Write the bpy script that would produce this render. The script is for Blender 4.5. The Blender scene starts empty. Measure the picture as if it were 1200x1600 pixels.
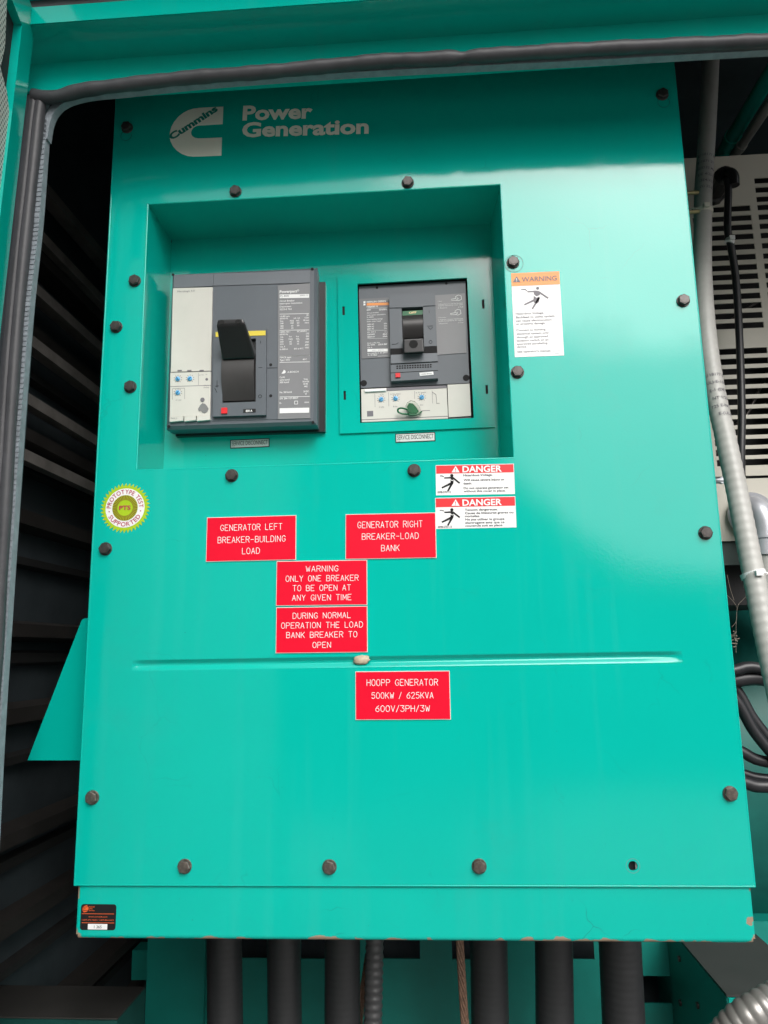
import bpy, bmesh, math, random
from mathutils import Vector, Matrix
random.seed(7)
S = bpy.context.scene
COL = S.collection

# ------------------------------------------------------------------ camera
EYE = 1.45                                   # camera height above the ground
CAM = Vector((0.0, -0.87, EYE))
FPX = 1180.0                                 # focal length in pixels of the 1200 x 1600 photograph
YAW, PITCH, ROLL = 0.06417254, 0.1821326, 0.01726585
ROT = (Matrix.Rotation(YAW, 3, 'Z') @ Matrix.Rotation(PITCH, 3, 'X') @ Matrix.Rotation(ROLL, 3, 'Y'))
cd = bpy.data.cameras.new('camera')
cam = bpy.data.objects.new('camera', cd)
COL.objects.link(cam)
cd.sensor_fit = 'VERTICAL'; cd.sensor_height = 36.0; cd.lens = 36.0 * FPX / 1600.0
cd.clip_start = 0.01; cd.clip_end = 500.0
r, f, u = ROT @ Vector((1, 0, 0)), ROT @ Vector((0, 1, 0)), ROT @ Vector((0, 0, 1))
cam.matrix_world = Matrix(((r.x, u.x, -f.x, CAM.x), (r.y, u.y, -f.y, CAM.y), (r.z, u.z, -f.z, CAM.z), (0, 0, 0, 1)))
S.camera = cam

# ------------------------------------------------------------------ light
SUN_EL, SUN_AZ = math.radians(40), math.radians(160)      # azimuth from +Y towards +X
W = bpy.data.worlds.new('World'); S.world = W; W.use_nodes = True
nt = W.node_tree; nt.nodes.clear()
sky = nt.nodes.new('ShaderNodeTexSky'); sky.sky_type = 'NISHITA'; sky.sun_disc = False
sky.sun_elevation = SUN_EL; sky.sun_rotation = SUN_AZ
sky.air_density = 1.0; sky.dust_density = 4.0; sky.ozone_density = 1.0
hs = nt.nodes.new('ShaderNodeHueSaturation'); hs.inputs['Saturation'].default_value = 0.25
bg = nt.nodes.new('ShaderNodeBackground'); bg.inputs['Strength'].default_value = 0.15
wo = nt.nodes.new('ShaderNodeOutputWorld')
nt.links.new(sky.outputs[0], hs.inputs['Color']); nt.links.new(hs.outputs[0], bg.inputs['Color']); nt.links.new(bg.outputs[0], wo.inputs[0])
sd = bpy.data.lights.new('sun', 'SUN'); sd.energy = 1.2; sd.angle = math.radians(38); sd.color = (1.0, 0.97, 0.93)
sun = bpy.data.objects.new('sun', sd); COL.objects.link(sun)
to_sun = Vector((math.sin(SUN_AZ) * math.cos(SUN_EL), math.cos(SUN_AZ) * math.cos(SUN_EL), math.sin(SUN_EL)))
sun.rotation_euler = to_sun.to_track_quat('Z', 'Y').to_euler()
sun.location = (2, -4, 4)
S.view_settings.view_transform = 'Standard'; S.view_settings.look = 'None'
S.view_settings.gamma = 1.0; S.view_settings.use_curve_mapping = False
S.view_settings.exposure = 0.44
S.cycles.max_bounces = 8; S.cycles.use_denoising = True

# ------------------------------------------------------------------ helpers
def at(px, py, Y=0.0):
    """world point on the plane y = Y seen at pixel (px, py) of the photograph"""
    d = ROT @ Vector(((px - 600.0) / FPX, 1.0, -(py - 800.0) / FPX))
    return CAM + d * ((Y - CAM.y) / d.y)

class MB:
    """collects shapes into ONE mesh"""
    def __init__(s): s.v = []; s.f = []; s.sm = []; s.lay = 0.0
    def add(s, vs, fs, smooth=False):
        o = len(s.v); s.v += [tuple(p) for p in vs]
        for q in fs: s.f.append(tuple(i + o for i in q)); s.sm.append(smooth)
        return s
    def box(s, x0, x1, y0, y1, z0, z1):
        if x0 > x1: x0, x1 = x1, x0
        if y0 > y1: y0, y1 = y1, y0
        if z0 > z1: z0, z1 = z1, z0
        v = [(x, y, z) for z in (z0, z1) for y in (y0, y1) for x in (x0, x1)]
        return s.add(v, [(0, 2, 3, 1), (4, 5, 7, 6), (0, 1, 5, 4), (2, 6, 7, 3), (0, 4, 6, 2), (1, 3, 7, 5)])
    def hexa(s, p):          # eight corners, front TL TR BR BL then back TL TR BR BL
        return s.add(p, [(0, 3, 2, 1), (4, 5, 6, 7), (0, 1, 5, 4), (1, 2, 6, 5), (2, 3, 7, 6), (3, 0, 4, 7)])
    def prism(s, poly, y0, y1):      # polygon of (x, z), front at y0 (towards the viewer), back at y1
        a = sum(poly[i][0] * poly[(i + 1) % len(poly)][1] - poly[(i + 1) % len(poly)][0] * poly[i][1] for i in range(len(poly)))
        if a < 0: poly = poly[::-1]
        n = len(poly)
        v = [(p[0], y0, p[1]) for p in poly] + [(p[0], y1, p[1]) for p in poly]
        return s.add(v, [tuple(range(n)), tuple(range(2 * n - 1, n - 1, -1))] + [(i, n + i, n + (i + 1) % n, (i + 1) % n) for i in range(n)])
    def stroke(s, pts, w, y0, y1, w1=None):     # flat line of (x, z) points
        s.lay += 1.5e-5
        w1 = w if w1 is None else w1
        L, Rr = [], []
        for i, p in enumerate(pts):
            a = Vector(pts[max(i - 1, 0)]); b = Vector(pts[min(i + 1, len(pts) - 1)])
            if 0 < i < len(pts) - 1:
                d1 = (Vector(p) - a).normalized(); d2 = (b - Vector(p)).normalized(); d = (d1 + d2).normalized()
                k = 1 / max(0.4, d.dot(d1))
            else: d = (b - a).normalized(); k = 1
            t = i / (len(pts) - 1); h = (w * (1 - t) + w1 * t) * 0.5 * k; n = Vector((-d.y, d.x))
            L.append((p[0] + n.x * h, p[1] + n.y * h)); Rr.append((p[0] - n.x * h, p[1] - n.y * h))
        return s.prism(L + Rr[::-1], y0 - s.lay, y1)
    def disc(s, cx, cz, rad, y0, y1, n=28, sx=1.0):
        return s.prism([(cx + sx * rad * math.cos(2 * math.pi * i / n), cz + rad * math.sin(2 * math.pi * i / n)) for i in range(n)], y0, y1)
    def ring(s, cx, cz, r0, r1, y0, y1, n=36):
        v = []; 
        for rr, y in ((r1, y1), (r1, y0), (r0, y0), (r0, y1)):
            v += [(cx + rr * math.cos(2 * math.pi * i / n), y, cz + rr * math.sin(2 * math.pi * i / n)) for i in range(n)]
        fs = []
        for k in range(3):
            for i in range(n):
                j = (i + 1) % n; fs.append((k * n + i, k * n + j, (k + 1) * n + j, (k + 1) * n + i)[::-1])
        return s.add(v, fs)
    def lathe(s, prof, cx=0, cz=0, n=28, smooth=True, a0=0.0):   # profile of (radius, y), axis along y
        v = []; fs = []
        for rr, y in prof:
            v += [(cx + rr * math.cos(a0 + 2 * math.pi * i / n), y, cz + rr * math.sin(a0 + 2 * math.pi * i / n)) for i in range(n)]
        for k in range(len(prof) - 1):
            for i in range(n):
                j = (i + 1) % n; fs.append((k * n + i, k * n + j, (k + 1) * n + j, (k + 1) * n + i))
        s.add(v, fs, smooth)
        if prof[0][0] > 1e-6: s.add([v[i] for i in range(n)], [tuple(range(n))[::-1]])
        return s
    def tube(s, pts, rad, n=16, step=None, rf=None, caps=True, flat=1.0):
        P = [Vector(p) for p in pts]
        if step:
            P = resample(P, step)
        T = [(P[min(i + 1, len(P) - 1)] - P[max(i - 1, 0)]).normalized() for i in range(len(P))]
        ref = Vector((0, -1, 0)) if abs(T[0].y) < 0.9 else Vector((0, 0, 1))
        N = (ref - T[0] * ref.dot(T[0])).normalized()
        v = []; dist = 0.0
        for i, p in enumerate(P):
            if i: dist += (P[i] - P[i - 1]).length
            N = (N - T[i] * N.dot(T[i])).normalized(); B = T[i].cross(N)
            rr = rf(dist, i / max(1, len(P) - 1)) if rf else rad
            for k in range(n):
                a = 2 * math.pi * k / n
                v.append(p + N * (rr * flat * math.cos(a)) + B * (rr * math.sin(a)))
        fs = [(i * n + k, i * n + (k + 1) % n, (i + 1) * n + (k + 1) % n, (i + 1) * n + k) for i in range(len(P) - 1) for k in range(n)]
        s.add(v, fs, True)
        if caps:
            s.add(v[:n], [tuple(range(n))[::-1]]); s.add(v[-n:], [tuple(range(n))])
        return s
    def build(s, name, m, parent=None):
        me = bpy.data.meshes.new(name); me.from_pydata(s.v, [], s.f)
        me.polygons.foreach_set('use_smooth', s.sm)
        bm = bmesh.new(); bm.from_mesh(me); bmesh.ops.recalc_face_normals(bm, faces=bm.faces); bm.to_mesh(me); bm.free()
        me.materials.append(m); me.update()
        o = bpy.data.objects.new(name, me); COL.objects.link(o)
        if parent: o.parent = parent
        return o

def resample(P, step):
    out = []
    for i in range(len(P) - 1):
        p0 = P[i - 1] if i else P[0] * 2 - P[1]; p1 = P[i]; p2 = P[i + 1]; p3 = P[i + 2] if i + 2 < len(P) else P[-1] * 2 - P[-2]
        n = max(2, int((p2 - p1).length / step))
        for k in range(n):
            t = k / n
            out.append(0.5 * (2 * p1 + (p2 - p0) * t + (2 * p0 - 5 * p1 + 4 * p2 - p3) * t * t + (3 * p1 - p0 - 3 * p2 + p3) * t ** 3))
    out.append(P[-1]); return out

def tag(o, label=None, cat=None, group=None, kind=None):
    if label: o['label'] = label
    if cat: o['category'] = cat
    if group: o['group'] = group
    if kind: o['kind'] = kind
    return o
def empty(name, loc=(0, 0, 0), rot=(0, 0, 0)):
    o = bpy.data.objects.new(name, None); o.empty_display_size = 0.03; COL.objects.link(o)
    o.location = loc; o.rotation_euler = rot; return o
def children(o): return [c for c in bpy.data.objects if c.parent == o]
def copy_tree(o, parent=None):
    c = o.copy(); COL.objects.link(c); c.parent = parent
    for ch in children(o): copy_tree(ch, c)
    return c

class Frame:
    """local frame of a flat thing: x to its right, z up, -y towards the viewer"""
    def __init__(s, quad, Y, zoom=None):
        q = [at(x, y, Y) for x, y in quad]; s.Y = Y
        s.c = sum(q, Vector()) / 4
        d = (q[1] - q[0]) + (q[2] - q[3]); s.a = math.atan2(d.z, d.x)
        s.w = ((q[1] - q[0]).length + (q[2] - q[3]).length) / 2; s.h = ((q[3] - q[0]).length + (q[2] - q[1]).length) / 2
        s.zoom = zoom
    def root(s, name): return empty(name, s.c, (0, -s.a, 0))
    def p(s, px, py, dy=0.0):
        if s.zoom: px, py = s.zoom[0] + px / s.zoom[2], s.zoom[1] + py / s.zoom[2]
        w = at(px, py, s.Y + dy) - s.c; ca, sa = math.cos(s.a), math.sin(s.a)
        return (w.x * ca + w.z * sa, -w.x * sa + w.z * ca)
    def poly(s, pts, dy=0.0): return [s.p(x, y, dy) for x, y in pts]
    def rect(s, x0, y0, x1, y1, dy=0.0):       # photo rectangle -> local u0, u1, v0, v1
        a, b = s.p(x0, (y0 + y1) / 2, dy), s.p(x1, (y0 + y1) / 2, dy); c, d = s.p((x0 + x1) / 2, y0, dy), s.p((x0 + x1) / 2, y1, dy)
        return a[0], b[0], d[1], c[1]

# ---- lettering
_tc = {}
def glyphs(st, bold=0.0):
    k = (st, bold)
    if k not in _tc:
        cu = bpy.data.curves.new('lettering', 'FONT'); cu.body = st; cu.offset = bold; cu.resolution_u = 3
        o = bpy.data.objects.new('lettering', cu); COL.objects.link(o)
        dg = bpy.context.evaluated_depsgraph_get(); dg.update()
        me = bpy.data.meshes.new_from_object(o.evaluated_get(dg))
        _tc[k] = ([tuple(v.co) for v in me.vertices], [tuple(p.vertices) for p in me.polygons])
        bpy.data.objects.remove(o); bpy.data.curves.remove(cu); bpy.data.meshes.remove(me)
    return _tc[k]
CAP = max(v[1] for v in glyphs('H')[0])
def text(mb, st, u, v, cap, y, width=None, align='L', bold=0.0, rot=0.0, skew=0.0):
    """flat letters: baseline at (u, v), capital height cap, optional total width"""
    vs, fs = glyphs(st, bold)
    if not vs: return mb
    x0 = min(p[0] for p in vs); x1 = max(p[0] for p in vs)
    sy = cap / CAP; sx = sy if width is None else width / (x1 - x0)
    off = {'L': -x0, 'C': -(x0 + x1) / 2, 'R': -x1}[align]
    ca, sa = math.cos(rot), math.sin(rot); out = []
    for a, b, _ in vs:
        X = (a + off) * sx + b * sy * skew; Z = b * sy
        out.append((u + X * ca - Z * sa, y, v + X * sa + Z * ca))
    return mb.add(out, fs)
def text_box(mb, st, F, x0, y0, x1, y1, y, bold=0.0, dy=0.0):
    """fit a line into a photo rectangle (y1 is the baseline, y0 the top of the capitals)"""
    a = F.p(x0, y1, dy); b = F.p(x1, y1, dy); c = F.p(x0, y0, dy)
    return text(mb, st, a[0], (a[1] + b[1]) / 2, c[1] - a[1], y, width=b[0] - a[0], bold=bold, rot=0)

# single-stroke capitals as cut by an engraver, on a 4 x 6 grid
G = {'A': ['0,0 2,6 4,0', '.7,2 3.3,2'], 'B': ['0,0 0,6 2.6,6 3.6,5.4 3.6,3.8 2.6,3.1 0,3.1', '2.6,3.1 4,2.5 4,.7 2.8,0 0,0'], 'C': ['4,4.6 3.3,5.6 2.2,6 1.2,5.6 .3,4.4 0,3 .3,1.6 1.2,.4 2.2,0 3.3,.4 4,1.4'],
 'D': ['0,0 0,6 2.2,6 3.4,5.2 4,3.8 4,2.2 3.4,.8 2.2,0 0,0'], 'E': ['4,0 0,0 0,6 4,6', '0,3.1 3,3.1'], 'F': ['0,0 0,6 4,6', '0,3.1 3,3.1'], 'G': ['4,4.6 3.3,5.6 2.2,6 1.2,5.6 .3,4.4 0,3 .3,1.6 1.2,.4 2.2,0 3.3,.4 4,1.4 4,2.6 2.5,2.6'],
 'H': ['0,0 0,6', '4,0 4,6', '0,3.1 4,3.1'], 'I': ['0,0 0,6'], 'K': ['0,0 0,6', '4,6 0,2.2', '1.4,3.5 4,0'], 'L': ['0,6 0,0 3.6,0'], 'M': ['0,0 0,6 2,1.6 4,6 4,0'], 'N': ['0,0 0,6 4,0 4,6'],
 'O': ['1.5,6 .5,5.3 0,4 0,2 .5,.7 1.5,0 2.5,0 3.5,.7 4,2 4,4 3.5,5.3 2.5,6 1.5,6'], 'P': ['0,0 0,6 2.8,6 4,5.2 4,3.7 2.8,2.9 0,2.9'], 'R': ['0,0 0,6 2.8,6 4,5.2 4,3.8 2.8,3.1 0,3.1', '2,3.1 4,0'], 'S': ['4,5 3.2,5.8 2,6 .8,5.8 .1,5 .1,4.2 .8,3.5 3.2,2.6 4,1.8 4,1 3.2,.2 2,0 .8,.2 0,1'],
 'T': ['0,6 4,6', '2,6 2,0'], 'U': ['0,6 0,1.6 .6,.5 1.6,0 2.4,0 3.4,.5 4,1.6 4,6'], 'V': ['0,6 2,0 4,6'], 'W': ['0,6 1.1,0 2.2,4.4 3.3,0 4.4,6'], 'Y': ['0,6 2,3 4,6', '2,3 2,0'], '-': ['.2,2.8 3.6,2.8'], '/': ['0,-.4 3,6.4'],
 '0': ['1.5,6 .5,5.3 0,4 0,2 .5,.7 1.5,0 2.5,0 3.5,.7 4,2 4,4 3.5,5.3 2.5,6 1.5,6'], '2': ['.1,4.8 .8,5.8 2,6 3.2,5.8 3.9,4.9 3.8,4 0,0 4,0'], '3': ['0,6 4,6 1.8,3.6 3,3.5 4,2.6 4,1.2 3.2,.2 2,0 .8,.2 0,1'], '5': ['3.8,6 .5,6 .2,3.4 1.2,3.9 2.6,3.8 3.8,3 4,1.8 3.6,.7 2.4,0 1,.1 0,.9'], '6': ['3.6,6 2,5 .6,3.4 0,1.9 .5,.6 1.6,0 2.6,0 3.6,.6 4,1.8 3.6,3 2.6,3.6 1.4,3.5 .3,2.6']}
GW = {'I': 0.4, '-': 3.8, '/': 3.0, 'L': 3.6, 'W': 4.4, ' ': 3.2}
def engrave(mb, st, u, v, cap, y, width, rad):
    adv = [GW.get(c, 4.0) for c in st]; gap = 1.7
    tot = sum(adv) + gap * (len(st) - 1); sx = width / tot; sz = cap / 6.0; x = -tot / 2
    for c, a in zip(st, adv):
        for line in G.get(c, []):
            pts = [tuple(float(t) for t in q.split(',')) for q in line.split()]
            P = [Vector((u + (x + p[0]) * sx, y, v + p[1] * sz)) for p in pts]
            d0 = (P[0] - P[1]).normalized() * rad * 0.5; d1 = (P[-1] - P[-2]).normalized() * rad * 0.5
            P[0] += d0; P[-1] += d1
            for k_ in range(len(P) - 1): mb.tube([P[k_], P[k_ + 1]], rad, n=8, flat=0.35)
        x += a + gap

# ------------------------------------------------------------------ materials
def mat(name, col, rough=0.5, metal=0.0, spec=0.5, var=0.06, vscale=14.0, bump=0.0, bscale=300.0, specks=0.0, coat=0.0, scratch=0.0, grime=0.0):
    m = bpy.data.materials.new(name); m.use_nodes = True; n = m.node_tree; b = n.nodes['Principled BSDF']
    b.inputs['Roughness'].default_value = rough; b.inputs['Metallic'].default_value = metal; b.inputs['Specular IOR Level'].default_value = spec
    if coat: b.inputs['Coat Weight'].default_value = coat; b.inputs['Coat Roughness'].default_value = 0.06
    tc = n.nodes.new('ShaderNodeTexCoord')
    no = n.nodes.new('ShaderNodeTexNoise'); no.inputs['Scale'].default_value = vscale; no.inputs['Detail'].default_value = 6; no.inputs['Roughness'].default_value = 0.65
    n.links.new(tc.outputs['Object'], no.inputs['Vector'])
    cr = n.nodes.new('ShaderNodeValToRGB')
    cr.color_ramp.elements[0].position = 0.3; cr.color_ramp.elements[1].position = 0.72
    cr.color_ramp.elements[0].color = tuple(c * (1 - var) for c in col) + (1,); cr.color_ramp.elements[1].color = tuple(min(1, c * (1 + var) + var * 0.01) for c in col) + (1,)
    n.links.new(no.outputs['Fac'], cr.inputs['Fac'])
    out = cr.outputs['Color']
    if specks:
        vo = n.nodes.new('ShaderNodeTexNoise'); vo.inputs['Scale'].default_value = 420; vo.inputs['Detail'].default_value = 2
        n.links.new(tc.outputs['Object'], vo.inputs['Vector'])
        big = n.nodes.new('ShaderNodeTexNoise'); big.inputs['Scale'].default_value = 9; n.links.new(tc.outputs['Object'], big.inputs['Vector'])
        ad = n.nodes.new('ShaderNodeMath'); ad.operation = 'MULTIPLY_ADD'; ad.inputs[1].default_value = 0.22; n.links.new(big.outputs['Fac'], ad.inputs[0]); n.links.new(vo.outputs['Fac'], ad.inputs[2])
        mr = n.nodes.new('ShaderNodeMapRange'); mr.inputs['From Min'].default_value = 0.872; mr.inputs['From Max'].default_value = 0.93; mr.inputs['To Max'].default_value = specks
        n.links.new(ad.outputs[0], mr.inputs['Value'])
        mx = n.nodes.new('ShaderNodeMix'); mx.data_type = 'RGBA'; mx.inputs['B'].default_value = (0.03, 0.05, 0.045, 1)
        n.links.new(mr.outputs[0], mx.inputs['Factor']); n.links.new(out, mx.inputs['A']); out = mx.outputs['Result']
    if grime:
        mp = n.nodes.new('ShaderNodeMapping'); mp.inputs['Scale'].default_value = (38, 2, 2.2); n.links.new(tc.outputs['Object'], mp.inputs['Vector'])
        st = n.nodes.new('ShaderNodeTexNoise'); st.inputs['Scale'].default_value = 1.0; st.inputs['Detail'].default_value = 5; n.links.new(mp.outputs[0], st.inputs['Vector'])
        sm = n.nodes.new('ShaderNodeMapRange'); sm.inputs['From Min'].default_value = 0.54; sm.inputs['From Max'].default_value = 0.78; sm.inputs['To Max'].default_value = 0.07 * grime; n.links.new(st.outputs['Fac'], sm.inputs['Value'])
        m1 = n.nodes.new('ShaderNodeMix'); m1.data_type = 'RGBA'; m1.inputs['B'].default_value = (0.25, 0.42, 0.36, 1); n.links.new(sm.outputs[0], m1.inputs['Factor']); n.links.new(out, m1.inputs['A']); out = m1.outputs['Result']
        ds = n.nodes.new('ShaderNodeTexNoise'); ds.inputs['Scale'].default_value = 7; ds.inputs['Detail'].default_value = 9; ds.inputs['Roughness'].default_value = 0.75; n.links.new(tc.outputs['Object'], ds.inputs['Vector'])
        dm = n.nodes.new('ShaderNodeMapRange'); dm.inputs['From Min'].default_value = 0.56; dm.inputs['From Max'].default_value = 0.8; dm.inputs['To Max'].default_value = 0.3 * grime; n.links.new(ds.outputs['Fac'], dm.inputs['Value'])
        m2 = n.nodes.new('ShaderNodeMix'); m2.data_type = 'RGBA'; m2.inputs['B'].default_value = (0.06, 0.24, 0.2, 1); n.links.new(dm.outputs[0], m2.inputs['Factor']); n.links.new(out, m2.inputs['A']); out = m2.outputs['Result']
    if scratch:
        wn = n.nodes.new('ShaderNodeTexNoise'); wn.inputs['Scale'].default_value = 30; wn.inputs['Detail'].default_value = 3; n.links.new(tc.outputs['Object'], wn.inputs['Vector'])
        wa = n.nodes.new('ShaderNodeVectorMath'); wa.operation = 'MULTIPLY_ADD'; wa.inputs[1].default_value = (.03, .03, .03); n.links.new(wn.outputs['Color'], wa.inputs[0]); n.links.new(tc.outputs['Object'], wa.inputs[2])
        vr = n.nodes.new('ShaderNodeTexVoronoi'); vr.feature = 'DISTANCE_TO_EDGE'; vr.inputs['Scale'].default_value = 13; n.links.new(wa.outputs[0], vr.inputs['Vector'])
        ln = n.nodes.new('ShaderNodeMapRange'); ln.inputs['From Min'].default_value = 0.003; ln.inputs['From Max'].default_value = 0.009; ln.inputs['To Min'].default_value = 1; ln.inputs['To Max'].default_value = 0; n.links.new(vr.outputs['Distance'], ln.inputs['Value'])
        gn = n.nodes.new('ShaderNodeTexNoise'); gn.inputs['Scale'].default_value = 11; gn.inputs['Detail'].default_value = 4; n.links.new(tc.outputs['Object'], gn.inputs['Vector'])
        gt = n.nodes.new('ShaderNodeMapRange'); gt.inputs['From Min'].default_value = 0.57; gt.inputs['From Max'].default_value = 0.66; gt.inputs['To Max'].default_value = scratch; n.links.new(gn.outputs['Fac'], gt.inputs['Value'])
        ml = n.nodes.new('ShaderNodeMath'); ml.operation = 'MULTIPLY'; n.links.new(ln.outputs[0], ml.inputs[0]); n.links.new(gt.outputs[0], ml.inputs[1])
        ms = n.nodes.new('ShaderNodeMix'); ms.data_type = 'RGBA'; ms.inputs['B'].default_value = (0.02, 0.11, 0.09, 1); n.links.new(ml.outputs[0], ms.inputs['Factor']); n.links.new(out, ms.inputs['A']); out = ms.outputs['Result']
    n.links.new(out, b.inputs['Base Color'])
    rr = n.nodes.new('ShaderNodeMapRange'); rr.inputs['To Min'].default_value = max(0.03, rough - min(.07, rough * .4)); rr.inputs['To Max'].default_value = min(1, rough + min(.07, rough * .4))
    n.links.new(no.outputs['Fac'], rr.inputs['Value']); n.links.new(rr.outputs[0], b.inputs['Roughness'])
    if grime:
        ra = n.nodes.new('ShaderNodeMath'); ra.operation = 'MULTIPLY_ADD'; ra.inputs[1].default_value = 0.9; n.links.new(dm.outputs[0], ra.inputs[0]); n.links.new(rr.outputs[0], ra.inputs[2]); n.links.new(ra.outputs[0], b.inputs['Roughness'])
        wv = n.nodes.new('ShaderNodeTexNoise'); wv.inputs['Scale'].default_value = 5; wv.inputs['Detail'].default_value = 1; n.links.new(tc.outputs['Object'], wv.inputs['Vector'])
        wb = n.nodes.new('ShaderNodeBump'); wb.inputs['Strength'].default_value = 0.35; wb.inputs['Distance'].default_value = 0.004; n.links.new(wv.outputs['Fac'], wb.inputs['Height']); n.links.new(wb.outputs[0], b.inputs['Normal'])
    if bump:
        bn = n.nodes.new('ShaderNodeTexNoise'); bn.inputs['Scale'].default_value = bscale; bn.inputs['Detail'].default_value = 3
        n.links.new(tc.outputs['Object'], bn.inputs['Vector'])
        bp = n.nodes.new('ShaderNodeBump'); bp.inputs['Strength'].default_value = bump; bp.inputs['Distance'].default_value = 0.001
        n.links.new(bn.outputs['Fac'], bp.inputs['Height'])
        if grime: n.links.new(wb.outputs[0], bp.inputs['Normal'])
        n.links.new(bp.outputs[0], b.inputs['Normal'])
    return m

TEAL = (0.001, 0.44, 0.36)
M = {}
M['teal'] = mat('teal gloss paint', TEAL, 0.08, spec=0.45, var=0.025, vscale=5, bump=0.045, bscale=380, specks=0.8, scratch=0.16, grime=0.5)
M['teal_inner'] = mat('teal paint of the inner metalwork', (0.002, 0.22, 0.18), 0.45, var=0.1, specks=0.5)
M['black_paint'] = mat('black interior coating', (0.045, 0.058, 0.066), 0.6, var=0.25)
M['charcoal'] = mat('dark acoustic lining', (0.02, 0.02, 0.02), 0.6, var=0.25)
M['blade'] = mat('light-painted blade', (0.22, 0.205, 0.19), 0.55, var=0.3, vscale=20)  # pale tone stands in for light on the upper wall
M['rubber'] = mat('black rubber', (0.055, 0.054, 0.06), 0.5, var=0.2, vscale=30, bump=0.15, bscale=120)
M['rubber_grip'] = mat('grey rubber grip', (0.24, 0.27, 0.3), 0.55, var=0.2, vscale=90)
M['bolt'] = mat('blackened steel', (0.075, 0.066, 0.063), 0.36, metal=0.5, var=0.3, vscale=160)
M['bolt_worn'] = mat('worn brown steel', (0.2, 0.17, 0.15), 0.32, metal=0.75, var=0.4, vscale=220)
M['case'] = mat('grey moulded case', (0.105, 0.12, 0.138), 0.42, var=0.06, bump=0.05, bscale=900)
M['case_light'] = mat('lighter grey moulding', (0.14, 0.155, 0.175), 0.4, var=0.06)
M['grey_label'] = mat('grey rating label', (0.21, 0.21, 0.22), 0.4, var=0.05)
M['black_plastic'] = mat('black plastic', (0.014, 0.014, 0.015), 0.3, var=0.2)
M['dark_drum'] = mat('dark grey plastic', (0.035, 0.033, 0.033), 0.35, var=0.2)
M['beige'] = mat('warm grey plastic', (0.62, 0.6, 0.55), 0.42, var=0.05)
M['white'] = mat('white vinyl', (0.82, 0.82, 0.82), 0.4, var=0.03)
M['ink_white'] = mat('white ink', (0.8, 0.8, 0.8), 0.5, var=0.02)
M['ink_cream'] = mat('cream vinyl lettering', (0.92, 0.89, 0.8), 0.45, var=0.03)
M['ink_black'] = mat('black ink', (0.014, 0.014, 0.015), 0.6, spec=0.15, var=0.1)
M['ink_grey'] = mat('faded grey ink', (0.16, 0.15, 0.17), 0.5, var=0.1)
M['ink_teal'] = mat('teal show-through lettering', (0.003, 0.22, 0.18), 0.4, var=0.05)
M['red_plate'] = mat('red engraving laminate', (0.74, 0.003, 0.026), 0.42, spec=0.2, var=0.05, bump=0.05, bscale=500)
M['plate_core'] = mat('white laminate core', (0.78, 0.7, 0.66), 0.5, var=0.05)
M['red_ink'] = mat('red ink', (0.74, 0.015, 0.022), 0.4, var=0.03)
M['orange_ink'] = mat('orange ink', (0.85, 0.3, 0.07), 0.4, var=0.04)
M['orange_red'] = mat('orange red ink', (0.8, 0.13, 0.03), 0.4, var=0.04)
M['lime'] = mat('lime green vinyl', (0.37, 0.55, 0.01), 0.4, var=0.04)
M['maroon'] = mat('maroon ink', (0.42, 0.02, 0.07), 0.4, var=0.05)
M['brown_ink'] = mat('brown ink', (0.22, 0.12, 0.01), 0.4, var=0.05)
M['blue'] = mat('blue plastic dial', (0.12, 0.42, 0.72), 0.4, var=0.05)
M['blue_dark'] = mat('dark blue slot', (0.02, 0.14, 0.32), 0.5)
M['yellow'] = mat('yellow band', (0.75, 0.6, 0.06), 0.4, var=0.04)
M['green_plastic'] = mat('dark green plastic', (0.005, 0.13, 0.045), 0.3, var=0.1)
M['conduit_grey'] = mat('grey pvc jacket', (0.44, 0.435, 0.41), 0.4, var=0.09, vscale=25, bump=0.1, bscale=200)
M['conduit_black'] = mat('black conduit jacket', (0.032, 0.033, 0.035), 0.45, var=0.15, vscale=20, bump=0.1, bscale=150)
M['steel_flex'] = mat('ribbed steel jacket', (0.3, 0.29, 0.275), 0.35, metal=0.5, var=0.12)
M['cable'] = mat('black cable rubber', (0.018, 0.018, 0.021), 0.38, var=0.2)
M['cream_metal'] = mat('cream powder coat', (0.6, 0.57, 0.49), 0.45, var=0.05, vscale=8)
M['fitting'] = mat('galvanised fitting', (0.55, 0.56, 0.6), 0.35, metal=0.35, var=0.12, vscale=40)
M['brass'] = mat('brass stud', (0.55, 0.45, 0.25), 0.35, metal=0.8)
M['tie'] = mat('natural nylon tie', (0.62, 0.6, 0.52), 0.45, var=0.05)
M['copper'] = mat('tinned copper braid', (0.27, 0.16, 0.11), 0.5, metal=0.3, var=0.35, vscale=200)
M['foam'] = mat('black acoustic foam', (0.015, 0.018, 0.02), 0.9)
M['web'] = mat('dusty cobweb', (0.2, 0.17, 0.14), 0.9)
M['putty'] = mat('dried sealant', (0.5, 0.42, 0.3), 0.8, var=0.3, vscale=120, bump=0.6, bscale=300)
M['asphalt'] = mat('gravel yard', (0.18, 0.175, 0.165), 0.9, var=0.2, vscale=60)
M['concrete'] = mat('concrete', (0.42, 0.41, 0.39), 0.85, var=0.1, vscale=8)
M['backdrop'] = mat('dark brick wall', (0.14, 0.11, 0.09), 0.9, var=0.25, vscale=6)
def glassy(name, col):
    m = bpy.data.materials.new(name); m.use_nodes = True; b = m.node_tree.nodes['Principled BSDF']
    b.inputs['Base Color'].default_value = col + (1,); b.inputs['Roughness'].default_value = 0.12; b.inputs['Transmission Weight'].default_value = 1.0; b.inputs['IOR'].default_value = 1.12
    return m
M['clear'] = glassy('clear plastic', (0.85, 0.9, 0.85))

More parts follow.
